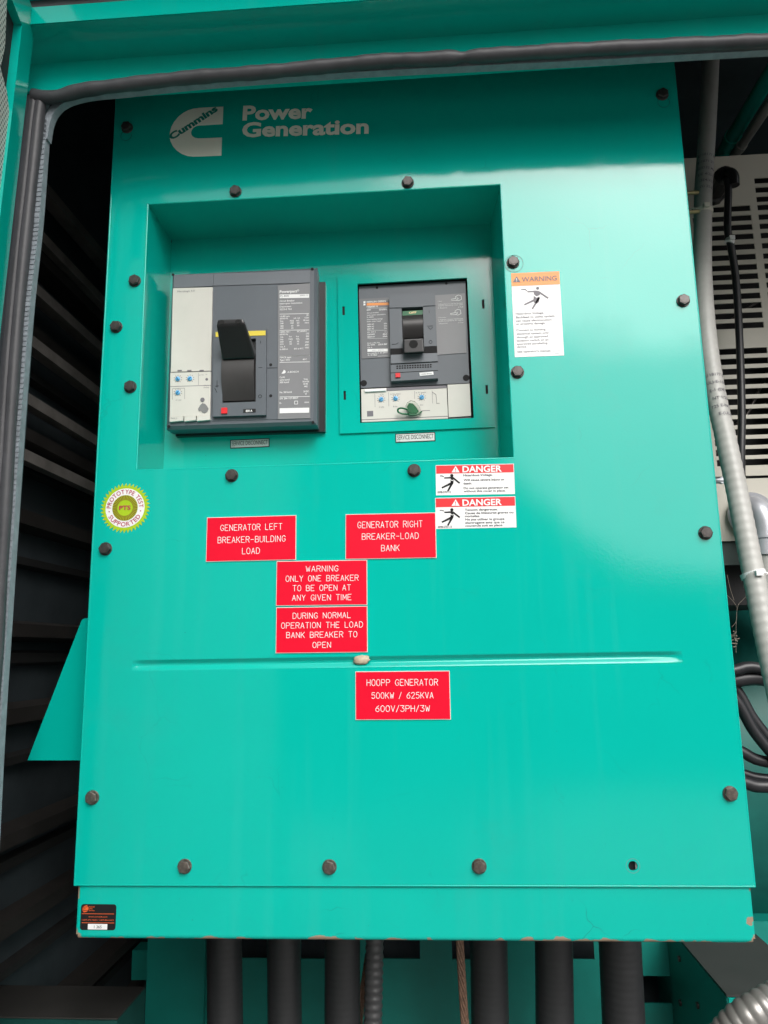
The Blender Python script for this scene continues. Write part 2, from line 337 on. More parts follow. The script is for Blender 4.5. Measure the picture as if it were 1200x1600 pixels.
def perforated():
    m = mat('perforated white liner', (0.62, 0.60, 0.56), 0.5, var=0.08); n = m.node_tree; b = n.nodes['Principled BSDF']
    tc = n.nodes['Texture Coordinate']; src = b.inputs['Base Color'].links[0].from_socket
    def mth(op, a, bb=None):
        q = n.nodes.new('ShaderNodeMath'); q.operation = op
        for i, t in enumerate((a, bb)):
            if t is None: continue
            if isinstance(t, (int, float)): q.inputs[i].default_value = t
            else: n.links.new(t, q.inputs[i])
        return q.outputs[0]
    sp = n.nodes.new('ShaderNodeSeparateXYZ'); n.links.new(tc.outputs['Object'], sp.inputs[0])
    P = 0.0048
    row = mth('FLOOR', mth('DIVIDE', sp.outputs['Z'], P))
    off = mth('MULTIPLY', mth('MODULO', mth('ADD', row, 10000.0), 2.0), 0.5)
    ux = mth('SUBTRACT', mth('FRACT', mth('ADD', mth('DIVIDE', sp.outputs['X'], P * 1.15), off)), 0.5)
    uz = mth('SUBTRACT', mth('FRACT', mth('DIVIDE', sp.outputs['Z'], P)), 0.5)
    d = mth('SQRT', mth('ADD', mth('MULTIPLY', mth('MULTIPLY', ux, ux), 1.3), mth('MULTIPLY', uz, uz)))
    hole = mth('LESS_THAN', d, 0.3)
    mx = n.nodes.new('ShaderNodeMix'); mx.data_type = 'RGBA'; mx.inputs['B'].default_value = (0.03, 0.028, 0.028, 1)
    n.links.new(hole, mx.inputs['Factor']); n.links.new(src, mx.inputs['A']); n.links.new(mx.outputs['Result'], b.inputs['Base Color'])
    return m
M['perf'] = perforated()

def worn_teal():
    """the skirt's paint: chipped to primer and rust along its bottom fold"""
    m = mat('worn teal paint', TEAL, 0.1, spec=0.45, var=0.03, vscale=6, bump=0.02, bscale=260, specks=0.9, scratch=0.4, grime=0.6); n = m.node_tree; b = n.nodes['Principled BSDF']
    tc = n.nodes['Texture Coordinate']; src = b.inputs['Base Color'].links[0].from_socket
    sp = n.nodes.new('ShaderNodeSeparateXYZ'); n.links.new(tc.outputs['Object'], sp.inputs[0])
    lo = n.nodes.new('ShaderNodeMapRange'); lo.inputs['From Min'].default_value = SK_Z0 - 0.001; lo.inputs['From Max'].default_value = SK_Z0 + 0.011; lo.inputs['To Min'].default_value = 0.34; lo.inputs['To Max'].default_value = 0.0
    n.links.new(sp.outputs['Z'], lo.inputs['Value'])
    no = n.nodes.new('ShaderNodeTexNoise'); no.inputs['Scale'].default_value = 45; no.inputs['Detail'].default_value = 8; n.links.new(tc.outputs['Object'], no.inputs['Vector'])
    ad = n.nodes.new('ShaderNodeMath'); ad.operation = 'ADD'; n.links.new(lo.outputs[0], ad.inputs[0]); n.links.new(no.outputs['Fac'], ad.inputs[1])
    xc = n.nodes.new('ShaderNodeMath'); xc.operation = 'ADD'; xc.inputs[1].default_value = -(SK_X0 + SK_X1) / 2; n.links.new(sp.outputs['X'], xc.inputs[0])
    xb_ = n.nodes.new('ShaderNodeMath'); xb_.operation = 'ABSOLUTE'; n.links.new(xc.outputs[0], xb_.inputs[0])
    xe = n.nodes.new('ShaderNodeMapRange'); hw = (SK_X1 - SK_X0) / 2; xe.inputs['From Min'].default_value = hw - 0.012; xe.inputs['From Max'].default_value = hw - 0.001; xe.inputs['To Max'].default_value = 0.2; n.links.new(xb_.outputs[0], xe.inputs['Value'])
    a2 = n.nodes.new('ShaderNodeMath'); a2.operation = 'ADD'; n.links.new(ad.outputs[0], a2.inputs[0]); n.links.new(xe.outputs[0], a2.inputs[1]); ad = a2
    th = n.nodes.new('ShaderNodeMapRange'); th.inputs['From Min'].default_value = 0.78; th.inputs['From Max'].default_value = 0.81; n.links.new(ad.outputs[0], th.inputs['Value'])
    mx = n.nodes.new('ShaderNodeMix'); mx.data_type = 'RGBA'; mx.inputs['B'].default_value = (0.33, 0.24, 0.17, 1)
    n.links.new(th.outputs[0], mx.inputs['Factor']); n.links.new(src, mx.inputs['A']); n.links.new(mx.outputs['Result'], b.inputs['Base Color'])
    return m

# ------------------------------------------------------------------ the setting behind the viewer
def poly_xy(name, pts, z, m):
    mb = MB(); mb.add([(x, y, z) for x, y in pts], [tuple(range(len(pts)))]); return mb.build(name, m)
tag(poly_xy('ground', [(-120, -120), (120, -120), (120, 120), (-120, 120)], 0, M['asphalt']), kind='structure')
tag(poly_xy('pavement', [(0.85, -7.6), (9, -7.6), (9, -4.2), (0.6, -4.2)], 0.004, M['concrete']), kind='structure')
tag(poly_xy('path', [(-1.9, -6.2), (-0.75, -6.2), (-0.55, -4.3), (-1.25, -4.3)], 0.004, M['concrete']), kind='structure')
mb = MB()
sil = [(-11, -EYE), (-11, 6.0), (-1.0, 6.0), (0.3, 4.8), (0.75, 4.0), (1.15, 2.5), (2.7, 1.15), (3.7, 0.86), (12, 0.8), (12, -EYE)]
mb.prism([(x, z + EYE) for x, z in sil], -10.0, -14.0)
bt = empty('building', (0, -12, 0))  # no known building, an unseen mass added for its reflection in the gloss paint
o = mb.build('wall', M['backdrop'], bt); o.location = (0, 12, 0)
tag(bt, 'dark brick mass added across the yard, skyline shaped for its reflection', 'building')

# ------------------------------------------------------------------ generator enclosure
HY = -0.09                                   # plane of the door opening
enc = empty('generator_enclosure', (0, 0.4, 0))
tag(enc, 'teal generator housing with sloped header above the panel and a dark ribbed interior', 'generator housing')
def enc_part(mb, name, m, parent=None):
    o = mb.build(name, m, parent or enc)
    if parent is None: o.location = (0, -0.4, 0)
    return o
def zat(px, py, Y): return at(px, py, Y).z
# header: a folded sheet running along x
zs = zat(600, 97, HY)
prof = [(HY + 0.02, zs - 0.008), (HY, zs - 0.008), (HY, zat(600, 63, HY)), (HY - 0.05, zat(600, 0, HY - 0.05)),
        (HY - 0.053, zat(600, -2, HY - 0.053)), (HY - 0.053, zat(100, 8, HY - 0.053)), (HY + 0.02, zat(100, 8, HY - 0.053))]
mb = MB(); n = len(prof); xa, xb = -0.62, 0.95
mb.add([(xa, y, z) for y, z in prof] + [(xb, y, z) for y, z in prof], [tuple(range(n)), tuple(range(2 * n - 1, n - 1, -1))] + [(i, (i + 1) % n, n + (i + 1) % n, n + i) for i in range(n)])
enc_part(mb, 'header_beam', M['teal'])
mb = MB(); mb.box(xa, xb, HY - 0.05, HY + 0.02, prof[-1][1] + 0.0005, prof[-1][1] + 0.012); enc_part(mb, 'roof_gasket', M['rubber'])
mb = MB(); mb.box(xa, xb, HY - 0.06, HY + 0.02, prof[-1][1] + 0.0125, prof[-1][1] + 0.09); enc_part(mb, 'roof_edge', M['teal'])
ROOF = EYE + 1.15
mb = MB(); mb.box(xa, xb, HY + 0.021, HY + 0.024, zs + 0.05, ROOF); enc_part(mb, 'header_back', M['black_paint'])
mb = MB(); mb.box(-0.46, 1.2, HY - 0.20, HY - 0.02, EYE + 0.85, EYE + 0.88); mb.box(-0.46, 1.2, HY - 0.20, HY - 0.197, EYE + 0.8805, EYE + 0.92); enc_part(mb, 'added_shade_board', M['teal'])  # unseen board added above the view to shade header and panel top
# left jamb behind the seal
jx0 = at(20, 500, HY).x
mb = MB(); mb.box(-0.66, at(22, 800, HY).x, HY + 0.004, HY + 0.012, 0.25, zs + 0.01); enc_part(mb, 'door_jamb', M['black_paint'])
# inner left wall with horizontal ribs
WX = -0.60
mb = MB(); mb.box(WX - 0.03, WX, HY + 0.05, 1.5, 0.05, ROOF); enc_part(mb, 'inner_wall', M['black_paint'])
wall = children(enc)[-1]
z = 0.25; k = 0
mb = MB(); mb2 = MB()
while z < 2.06:
    h = (0.034, 0.022, 0.03, 0.018)[k % 4]; dp = (0.022, 0.012, 0.03, 0.014)[k % 4]
    (mb if k % 2 else mb2).hexa([(WX, HY + .06, z + h), (WX + dp, HY + .06, z + h * .8), (WX + dp, HY + .06, z + h * .2), (WX, HY + .06, z),
             (WX, 1.45, z + h), (WX + dp, 1.45, z + h * .8), (WX + dp, 1.45, z + h * .2), (WX, 1.45, z)])
    z += h + (0.05, 0.012, 0.075, 0.035)[k % 4]; k += 1
mb.build('rib_row', M['charcoal'], wall); mb2.build('rib_row', mat('brown dusty rib', (0.03, 0.027, 0.025), 0.6, var=0.3), wall)
for zz in (1.72, 1.80, 1.885, 1.965, 2.05, 2.13):  # upper blades paler than the ribs, light painted into their colour
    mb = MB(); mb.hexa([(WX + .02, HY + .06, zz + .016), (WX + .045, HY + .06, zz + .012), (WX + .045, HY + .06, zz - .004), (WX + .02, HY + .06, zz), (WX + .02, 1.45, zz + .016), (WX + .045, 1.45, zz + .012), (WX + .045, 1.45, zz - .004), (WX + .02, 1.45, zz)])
    mb.build('lit_tone_blade', M['blade'], wall)
mb = MB(); mb.box(-0.66, 1.6, HY + 0.03, 1.5, ROOF - 0.02, ROOF); enc_part(mb, 'ceiling', M['black_paint'])
mb = MB(); mb.box(-0.66, 1.6, 1.5, 1.53, 0.05, ROOF - 0.02); enc_part(mb, 'rear_wall', M['black_paint'])
mb = MB(); mb.box(1.57, 1.6, HY + 0.05, 1.5, 0.05, ROOF - 0.02); enc_part(mb, 'side_wall', M['black_paint'])
mb = MB(); mb.box(-0.66, 1.6, 0.0, 1.5, 0.35, 0.39); enc_part(mb, 'floor_pan', M['black_paint'])
# front rail of the base frame, left bottom
a = at(100, 1594, 0.12); RB = 0.12 + 0.09
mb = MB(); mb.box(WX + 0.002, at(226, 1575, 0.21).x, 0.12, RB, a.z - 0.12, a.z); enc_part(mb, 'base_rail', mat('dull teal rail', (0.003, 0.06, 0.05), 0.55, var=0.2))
mb = MB(); mb.box(WX + 0.002, at(226, 1575, 0.21).x - 0.001, 0.122, RB, a.z + 0.0003, a.z + 0.002); enc_part(mb, 'rail_cap', mat('brown primer', (0.03, 0.029, 0.027), 0.6, var=0.2))
mb = MB(); mb.box(WX + 0.03, at(232, 1470, 0.6).x, 0.6, 0.64, zat(100, 1530, 0.6), zat(100, 1484, 0.6)); enc_part(mb, 'cross_member', M['teal_inner'])
# sloped brown deflector on the left wall
p = [at(-40, 1215, 0.16), at(128, 1175, 0.45), at(128, 1212, 0.45), at(-40, 1285, 0.16)]
mb = MB(); q = [v + Vector((0, 0.012, 0)) for v in p]; mb.hexa(p + q); enc_part(mb, 'deflector_plate', mat('brown deflector', (0.06, 0.05, 0.042), 0.6, var=0.25))

# rubber seals
def seal_path(pts, Y): return [at(x, y, Y) for x, y in pts]
top_bulb = seal_path([(1290, 59), (1200, 64), (900, 78), (680, 92), (600, 95), (420, 112), (300, 121), (200, 132), (130, 141), (85, 152), (52, 150)], HY - 0.012)
sl = empty('rubber_seal', at(600, 97, HY))
tag(sl, 'black rubber bulb seal along the top edge of the door opening under the teal header', 'seal')
def dent(d, t):
    return 0.0078 + 0.0004 * math.sin(d * 90) + 0.0003 * math.sin(d * 233) - 0.0022 * math.exp(-((d - 0.405) / 0.006) ** 2) + 0.0012 * math.exp(-((d - 0.423) / 0.006) ** 2)
mb = MB(); mb.tube([p - sl.location for p in top_bulb], 0.008, n=18, step=0.006, rf=dent); mb.build('bulb', M['rubber'], sl)
def strip(px_pts, w, y0, y1):
    P = resample([Vector((at(x, y, y0).x, 0, at(x, y, y0).z)) for x, y in px_pts], 0.006)
    return [(p.x, p.z) for p in P]
fl = strip([(1290, 71), (1200, 77), (900, 94), (600, 109), (420, 121), (300, 131), (200, 142), (140, 148), (104, 158), (86, 172), (76, 192), (71, 220)], 0, HY, HY)
sl.location.y = HY
mb = MB(); mb.stroke([(p[0] - sl.location.x, p[1] - sl.location.z) for p in fl], 0.0085, -0.004, 0.006); mb.build('grip_strip', M['rubber_grip'], sl)
for c in children(sl):
    if c.name.startswith('bulb'):
        for v in c.data.vertices: v.co.y += at(600, 97, HY).y - HY
left_bulb = seal_path([(60, 150), (55, 185), (50, 230), (37, 350), (24, 480), (12, 640), (2, 800), (-9, 980), (-20, 1150), (-32, 1400)], HY - 0.010)
s2 = empty('rubber_seal', at(24, 480, HY))
tag(s2, 'black rubber bulb seal running down beside the open door at the far left', 'seal')
mb = MB()
mb.tube([p - s2.location + Vector((-0.0045, 0, 0)) for p in left_bulb], 0.006, n=16, step=0.008, rf=lambda d, t: 0.0062 + 0.0003 * math.sin(d * 60))
mb.tube([p - s2.location + Vector((0.0035, 0.001, 0)) for p in left_bulb], 0.006, n=16, step=0.008, rf=lambda d, t: 0.0066 + 0.0003 * math.sin(d * 41))
mb.build('bulb', M['rubber'], s2)
gp = strip([(71, 190), (66, 260), (59, 350), (45, 480), (32, 640), (21, 800), (9, 980), (-2, 1150), (-15, 1400)], 0, HY, HY)
mb = MB(); mb.stroke([(p[0] - s2.location.x, p[1] - s2.location.z) for p in gp], 0.0075, -0.004, 0.006)
for p in gp[::1]:                    # moulded cross ribs of the grip
    mb.box(p[0] - s2.location.x - 0.0036, p[0] - s2.location.x + 0.0036, -0.0048, -0.0039, p[1] - s2.location.z - 0.0012, p[1] - s2.location.z + 0.0012)
mb.build('grip_strip', M['rubber_grip'], s2)

# open door at the far left
A, B = at(35, 231, -0.13), at(18, 205, -0.165)
dv = Vector((B.x - A.x, B.y - A.y)).normalized()
door = empty('access_door', (A.x, A.y, 0.3), (0, 0, math.atan2(dv.y, dv.x)))
tag(door, 'open teal enclosure door with white perforated liner torn at its top corner', 'door')
TL_ = 0.028; zp_ = at(24, 300, -0.13).z - 0.3; door.rotation_euler.x = -TL_
door.location.x += dv.y * TL_ * zp_; door.location.y -= dv.x * TL_ * zp_
DZ = at(45, 14, -0.14).z - 0.3
bw = Vector((B.x - A.x, B.y - A.y)).length
mb = MB(); side = 1                          # local x runs away from the hinge, local -y... the face seen is y = 0
mb.box(0, bw, -0.003, -0.03, -0.2, DZ); mb.box(bw, 0.7, -0.003, -0.03, DZ - 0.045, DZ); mb.box(0.66, 0.7, -0.003, -0.03, -0.2, DZ - 0.045); mb.box(bw, 0.66, -0.026, -0.03, -0.2, DZ - 0.045)
mb.build('door_frame', M['teal'], door)
mb = MB(); mb.box(bw, 0.66, -0.012, -0.026, -0.2, DZ - 0.045); mb.build('foam_lining', M['foam'], door)
mb = MB(); zt = DZ - 0.1
mb.prism([(bw, -0.2), (bw, zt - 0.055), (bw + 0.012, zt - 0.04), (bw + 0.035, zt - 0.03), (bw + 0.03, zt), (bw + 0.04, DZ - 0.045), (0.66, DZ - 0.045), (0.66, -0.2)], -0.006, -0.0075)
mb.build('perforated_liner', M['perf'], door)

# ------------------------------------------------------------------ breaker cabinet
def cells(mb, x0, x1, z0, z1, holes, y0, y1, extra_x=(), extra_z=()):
    """sheet with rectangular holes, front at y0, back at y1"""
    xs = sorted(set([x0, x1] + [h[0] for h in holes] + [h[1] for h in holes] + list(extra_x))); zz = sorted(set([z0, z1] + [h[2] for h in holes] + [h[3] for h in holes] + list(extra_z)))
    solid = lambda i, j: 0 <= i < len(xs) - 1 and 0 <= j < len(zz) - 1 and not any(h[0] <= xs[i] + 1e-9 and xs[i + 1] <= h[1] + 1e-9 and h[2] <= zz[j] + 1e-9 and zz[j + 1] <= h[3] + 1e-9 for h in holes)
    for i in range(len(xs) - 1):
        for j in range(len(zz) - 1):
            if not solid(i, j): continue
            a, b, c, d = xs[i], xs[i + 1], zz[j], zz[j + 1]
            mb.add([(a, y0, c), (b, y0, c), (b, y0, d), (a, y0, d)], [(0, 1, 2, 3)]); mb.add([(a, y1, c), (b, y1, c), (b, y1, d), (a, y1, d)], [(3, 2, 1, 0)])
            for (di, dj, e) in ((-1, 0, ((a, c), (a, d))), (1, 0, ((b, c), (b, d))), (0, -1, ((a, c), (b, c))), (0, 1, ((a, d), (b, d)))):
                if not solid(i + di, j + dj):
                    (p, q), (rr, t) = e; mb.add([(p, y0, q), (rr, y0, t), (rr, y1, t), (p, y1, q)], [(0, 1, 2, 3)])
    return mb

PX0, PX1 = -0.4065, 0.3259; PZ0, PZ1 = EYE - 0.2488, EYE + 0.76
RX0, RX1 = -0.3564, 0.0986; RZ0, RZ1 = EYE + 0.2206, EYE + 0.5764
cab = empty('breaker_cabinet', (0, 0.15, EYE - 0.33))
tag(cab, 'large teal breaker panel with a recessed window, embossed line and chipped lower skirt', 'panel')
def cab_part(mb, name, m):
    o = mb.build(name, m, cab); o.location = -cab.location; return o
gr0, gr1 = at(206, 1036, 0), at(1066, 1030, 0); gz = (gr0.z + gr1.z) / 2; GH = 0.0062
hz = at(989, 1353, 0)
mb = MB()
holes = [(RX0, RX1, RZ0, RZ1), (gr0.x, gr1.x, gz - GH, gz + GH), (hz.x - 0.0052, hz.x + 0.0052, hz.z - 0.0052, hz.z + 0.0052)]
cells(mb, PX0, PX1, PZ0, PZ1, holes, 0.0, 0.0025)
# pressed groove: profile from bottom lip to top lip, ends tapering out
pr = [(-1.0, 0.0), (-0.75, 0.0004), (-0.3, 0.0034), (0.05, 0.0042), (0.45, 0.0036), (0.8, 0.0006), (1.0, 0.0)]
xs = [gr0.x, gr0.x + 0.005, gr0.x + 0.012] + [gr0.x + 0.012 + (gr1.x - gr0.x - 0.024) * i / 20 for i in range(1, 20)] + [gr1.x - 0.012, gr1.x - 0.005, gr1.x]
v = []
for i, x in enumerate(xs):
    kx = min(1, min(x - gr0.x, gr1.x - x) / 0.012); kx = kx * kx * (3 - 2 * kx)
    v += [(x, d * kx, gz + GH * s_) for s_, d in pr]
m_ = len(pr)
mb.add(v, [(i * m_ + j, (i + 1) * m_ + j, (i + 1) * m_ + j + 1, i * m_ + j + 1) for i in range(len(xs) - 1) for j in range(m_ - 1)], True)
hr, hn = 0.0052, 40
ring_v = []
for k in range(hn):
    a_ = 2 * math.pi * k / hn; c_, s_ = math.cos(a_), math.sin(a_); q_ = max(abs(c_), abs(s_))
    ring_v += [(hz.x + hr * 0.94 * c_, 0.0, hz.z + hr * 0.94 * s_), (hz.x + hr * c_ / q_, 0.0, hz.z + hr * s_ / q_), (hz.x + hr * 0.94 * c_, 0.0025, hz.z + hr * 0.94 * s_)]
mb.add(ring_v, [(3 * k, 3 * k + 1, 3 * ((k + 1) % hn) + 1, 3 * ((k + 1) % hn)) for k in range(hn)] + [(3 * k, 3 * ((k + 1) % hn), 3 * ((k + 1) % hn) + 2, 3 * k + 2) for k in range(hn)])
# rolled edges of the window opening and the sheet
for p_, q_ in (((RX0, RZ0), (RX0, RZ1)), ((RX0, RZ1), (RX1, RZ1)), ((RX1, RZ1), (RX1, RZ0)), ((RX1, RZ0), (RX0, RZ0)), ((PX0 + .0006, PZ0), (PX0 + .0006, PZ1)), ((PX1 - .0006, PZ0), (PX1 - .0006, PZ1)), ((PX0, PZ0 + .0004), (PX1, PZ0 + .0004))):
    mb.tube([Vector((p_[0], 0.0011, p_[1])), Vector((q_[0], 0.0011, q_[1]))], 0.0013, n=14)
# returned edges
mb.box(PX0, PX0 + 0.0025, 0.0025, 0.022, PZ0, PZ1); mb.box(PX1 - 0.0025, PX1, 0.0025, 0.022, PZ0, PZ1)
cover = cab_part(mb, 'front_cover', M['teal'])
# recess
RD = 0.09; bx0, bx1 = RX0 + 0.0005, at(777, 716, RD).x; bx1t = at(773, 400, RD).x; ztp = at(500, 362, RD).z
mb = MB(); t = 0.002
bx1 = (bx1 + bx1t) / 2
mb.hexa([(RX0 - t, 0.0025, RZ1), (RX0, 0.0025, RZ1), (RX0, 0.0025, RZ0), (RX0 - t, 0.0025, RZ0), (bx0 - t, RD, RZ1), (bx0, RD, RZ1), (bx0, RD, RZ0), (bx0 - t, RD, RZ0)])
mb.hexa([(RX1, 0.0025, RZ1), (RX1 + t, 0.0025, RZ1), (RX1 + t, 0.0025, RZ0), (RX1, 0.0025, RZ0), (bx1, RD, RZ1), (bx1 + t, RD, RZ1), (bx1 + t, RD, RZ0), (bx1, RD, RZ0)])
mb.hexa([(RX0 - t, 0.0025, RZ1 + t), (RX1 + t, 0.0025, RZ1 + t), (RX1 + t, 0.0025, RZ1), (RX0 - t, 0.0025, RZ1), (bx0 - t, RD, RZ1 + t), (bx1 + t, RD, RZ1 + t), (bx1 + t, RD, RZ1), (bx0 - t, RD, RZ1)])
mb.hexa([(RX0 - t, 0.0025, RZ0), (RX1 + t, 0.0025, RZ0), (RX1 + t, 0.0025, RZ0 - t), (RX0 - t, 0.0025, RZ0 - t), (bx0 - t, RD, RZ0), (bx1 + t, RD, RZ0), (bx1 + t, RD, RZ0 - t), (bx0 - t, RD, RZ0 - t)])
cut = [at(559, 441, RD), at(733, 435, RD), at(739, 652, RD), at(563, 660, RD)]
cells(mb, bx0 - t, bx1 + t, RZ0 - t, RZ1 + t, [((cut[0].x + cut[3].x) / 2 - .004, (cut[1].x + cut[2].x) / 2 + .004, (cut[2].z + cut[3].z) / 2 - .004, (cut[0].z + cut[1].z) / 2 + .004)], RD, RD + 0.002)
cab_part(mb, 'recess', M['teal'])
for x, y in ((266, 377), (770, 350)):        # open corners of the folded recess
    p = at(x, y, RD - 0.001); mb = MB(); mb.box(p.x - 0.0022, p.x + 0.0022, RD - 0.0022, RD - 0.0005, p.z - 0.0022, p.z + 0.0022); cab_part(mb, 'corner_gap', M['ink_black'])
# skirt and body
sk = [at(121, 1386, 0.003), at(1174, 1388, 0.003), at(1176, 1474, 0.003), at(124, 1465, 0.003)]
SK_X0, SK_X1 = sk[0].x, sk[1].x; SK_Z0 = at(600, 1471, 0.003).z
M['teal_worn'] = worn_teal()
mb = MB(); R_ = 0.005
edge = []
for k in range(6):
    a_ = math.pi / 2 * k / 5; edge.append((0.003 + R_ - R_ * math.cos(a_), SK_Z0 + R_ - R_ * math.sin(a_)))
prof = [(0.003, PZ0 + 0.01)] + edge + [(0.24, SK_Z0), (0.24, SK_Z0 + 0.002), (0.0055, SK_Z0 + 0.0062), (0.0055, PZ0 + 0.01)]
n = len(prof)
mb.add([(SK_X0 + 0.003, y, z) for y, z in prof] + [(SK_X1 - 0.003, y, z) for y, z in prof], [tuple(range(n)), tuple(range(2 * n - 1, n - 1, -1))] + [(i, (i + 1) % n, n + (i + 1) % n, n + i) for i in range(n)])
mb.box(SK_X0, SK_X0 + 0.0024, 0.006, 0.24, SK_Z0 + 0.004, PZ0 + 0.01); mb.box(SK_X1 - 0.0024, SK_X1, 0.006, 0.24, SK_Z0 + 0.004, PZ0 + 0.01)
cab_part(mb, 'skirt', M['teal_worn'])
mb = MB(); mb.box(PX0 + 0.006, PX0 + 0.008, 0.0225, 0.24, PZ0 + 0.0105, PZ1); mb.box(PX1 - 0.008, PX1 - 0.006, 0.0225, 0.24, PZ0 + 0.0105, PZ1); mb.box(PX0 + 0.0085, PX1 - 0.0085, 0.236, 0.239, PZ0 + 0.0105, PZ1)
cab_part(mb, 'cabinet_body', M['teal_inner'])
# clip behind the bolt hole, coloured black so the hole reads as dark shade
mb = MB(); mb.box(hz.x - 0.014, hz.x + 0.014, 0.0062, 0.0080, hz.z - 0.014, hz.z + 0.014); cab_part(mb, 'clip_nut', mat('hole shade', (0.004, 0.004, 0.004), 0.5))
mb = MB(); mb.box(hz.x + 0.0034, hz.x + 0.0085, 0.0032, 0.0058, hz.z - 0.0085, hz.z + 0.0085); cab_part(mb, 'clip_edge', M['plate_core'])
mb = MB(); mb.ring(hz.x, hz.z, 0.0069, 0.0074, -0.0002, 0.0004); cab_part(mb, 'hole_rim', mat('scuffed rim', (0.12, 0.3, 0.25), 0.5))

# gusset left of the panel
g = [at(133, 966, 0.05), at(128, 968, 0.05), at(43, 1188, 0.05), at(150, 1188, 0.05), at(150, 966, 0.05)]
gs = empty('gusset_bracket', at(95, 1188, 0.05))
mb = MB(); mb.prism([(p.x - gs.location.x, p.z - gs.location.z) for p in g], 0, 0.003); mb.build('web_plate', M['teal'], gs)
mb = MB(); mb.box(g[2].x - gs.location.x, g[3].x - gs.location.x, 0.003, 0.03, 0, 0.003); mb.build('foot_flange', M['teal'], gs)
tag(gs, 'triangular teal gusset plate sticking out left of the breaker panel', 'bracket')

# ------------------------------------------------------------------ bolts
def make_bolt():
    r0 = empty('hex_bolt')
    mb = MB(); mb.lathe([(0.0079, 0.0), (0.0079, -0.0010), (0.0075, -0.0014), (0.0, -0.0014)], n=28, smooth=False); mb.build('washer', M['bolt'], r0)
    mb = MB(); mb.lathe([(0.0070, -0.0012), (0.0070, -0.0050), (0.0062, -0.0057), (0.0, -0.0057)], n=6, smooth=False)
    mb.lathe([(0.0046, -0.0058), (0.0045, -0.0061), (0.0, -0.0061)], n=20, smooth=False); mb.build('bolt_head', M['bolt'], r0)
    return r0
BL = [(367, 297, 'black hex bolt above the recess window, over the left breaker'), (637, 283, 'black hex bolt above the recess window, over the right breaker'),
 (209, 437, 'black hex bolt left of the recess near its upper left corner'), (180, 509, 'black hex bolt close to the panel edge, left of the large grey breaker'), (202, 603, 'black hex bolt left of the recess, lowest of three beside the large breaker'),
 (802, 408, 'black hex bolt just above the orange warning sticker'), (809, 580, 'black hex bolt just below the orange warning sticker'), (1069, 468, 'black hex bolt at the right panel edge level with the warning sticker'),
 (361, 742, 'black hex bolt below the recess, above the left red plate'), (647, 734, 'black hex bolt beside the upper danger sticker below the recess'), (163, 857, 'black hex bolt below the round lime sticker'),
 (1104, 832, 'black hex bolt at the right panel edge level with the lower danger sticker'), (142, 1247, 'worn hex bolt low on the left panel edge below the gusset'), (1143, 1241, 'worn hex bolt low on the right panel edge beside the black cables'),
 (287, 1355, 'worn hex bolt in the bottom row, leftmost, above the black sticker'), (514, 1356, 'worn hex bolt in the bottom row between two others below the load bank plate'), (749, 1355, 'worn hex bolt in the bottom row next to the empty bolt hole'),
 (197, 197, 'dark hex bolt in the shade left of the white logo, above a stray ring mark'), (1036, 145, 'dark hex bolt in the shaded upper right panel corner above a ring mark')]
proto = make_bolt()
for i, (px, py, lab) in enumerate(BL):
    o = proto if i == 0 else copy_tree(proto)
    p = at(px, py, -0.004); o.location = (p.x, 0.0, p.z); o.rotation_euler = (0, random.uniform(0, 1.05), 0)
    if 1200 < py: o.scale = (1.0, 1.0, 1.0)
    tag(o, lab, 'bolt', 'hex bolts fastening the panel cover')
    if py > 1200:                # the bottom bolts have lost their blacking
        for c in children(o): c.data = c.data.copy(); c.data.materials[0] = M['bolt_worn']
# ring marks where washers once sat
for px, py, lab in ((197, 212, 'thin dark ring mark on the paint under the upper left bolt'), (1037, 160, 'thin dark ring mark on the paint under the upper right bolt'), (803, 412, 'faint ring mark around the bolt above the warning sticker')):
    p = at(px, py, 0); r0 = empty('ring_mark', p)
    mb = MB(); rr = 0.0075 if px != 803 else 0.0115; mb.ring(0, 0, rr - 0.0005, rr, -0.00025, 0.0003); mb.build('ring', mat('scuffed teal', (0.004, 0.12, 0.1), 0.5), r0)
    tag(r0, lab, 'ring mark', 'ring marks left on the paint')

# ------------------------------------------------------------------ logo
F = Frame([(264, 170), (348, 167), (346, 243), (264, 245)], 0.0, (250, 150, 10))
lg = F.root('logo_decal')
arc = []
outer = [(990, 168), (760, 178), (610, 188), (520, 200), (440, 225), (360, 268), (290, 322), (225, 400), (180, 480), (155, 570), (150, 640), (165, 710), (205, 790), (265, 855), (340, 905), (430, 938), (520, 948), (640, 945), (960, 932)]
inner = [(968, 650), (800, 658), (600, 664), (550, 656), (510, 632), (490, 600), (486, 565), (500, 525), (530, 490), (575, 468), (630, 460), (980, 440)]
mb = MB(); mb.prism(F.poly(outer + inner), -0.0003, 0.0002); mb.build('emblem', M['ink_cream'], lg)
mb = MB(); a = F.p(196, 694); b = F.p(925, 224); L = math.hypot(b[0] - a[0], b[1] - a[1]); ang = math.atan2(b[1] - a[1], b[0] - a[0])
text(mb, 'Cummins', a[0] - 0.0012, a[1], 0.0092, -0.0005, width=L, bold=0.045, rot=ang); mb.build('emblem_lettering', M['ink_teal'], lg)
F.zoom = None; mb = MB()
text_box(mb, 'Power', F, 379, 165, 488, 186, -0.0004, bold=0.036); text_box(mb, 'Generation', F, 378, 190, 576, 211, -0.0004, bold=0.036)
mb.build('lettering', M['ink_cream'], lg)
tag(lg, 'cream emblem decal with slanted word inside a letter C beside Power Generation lettering', 'logo decal')

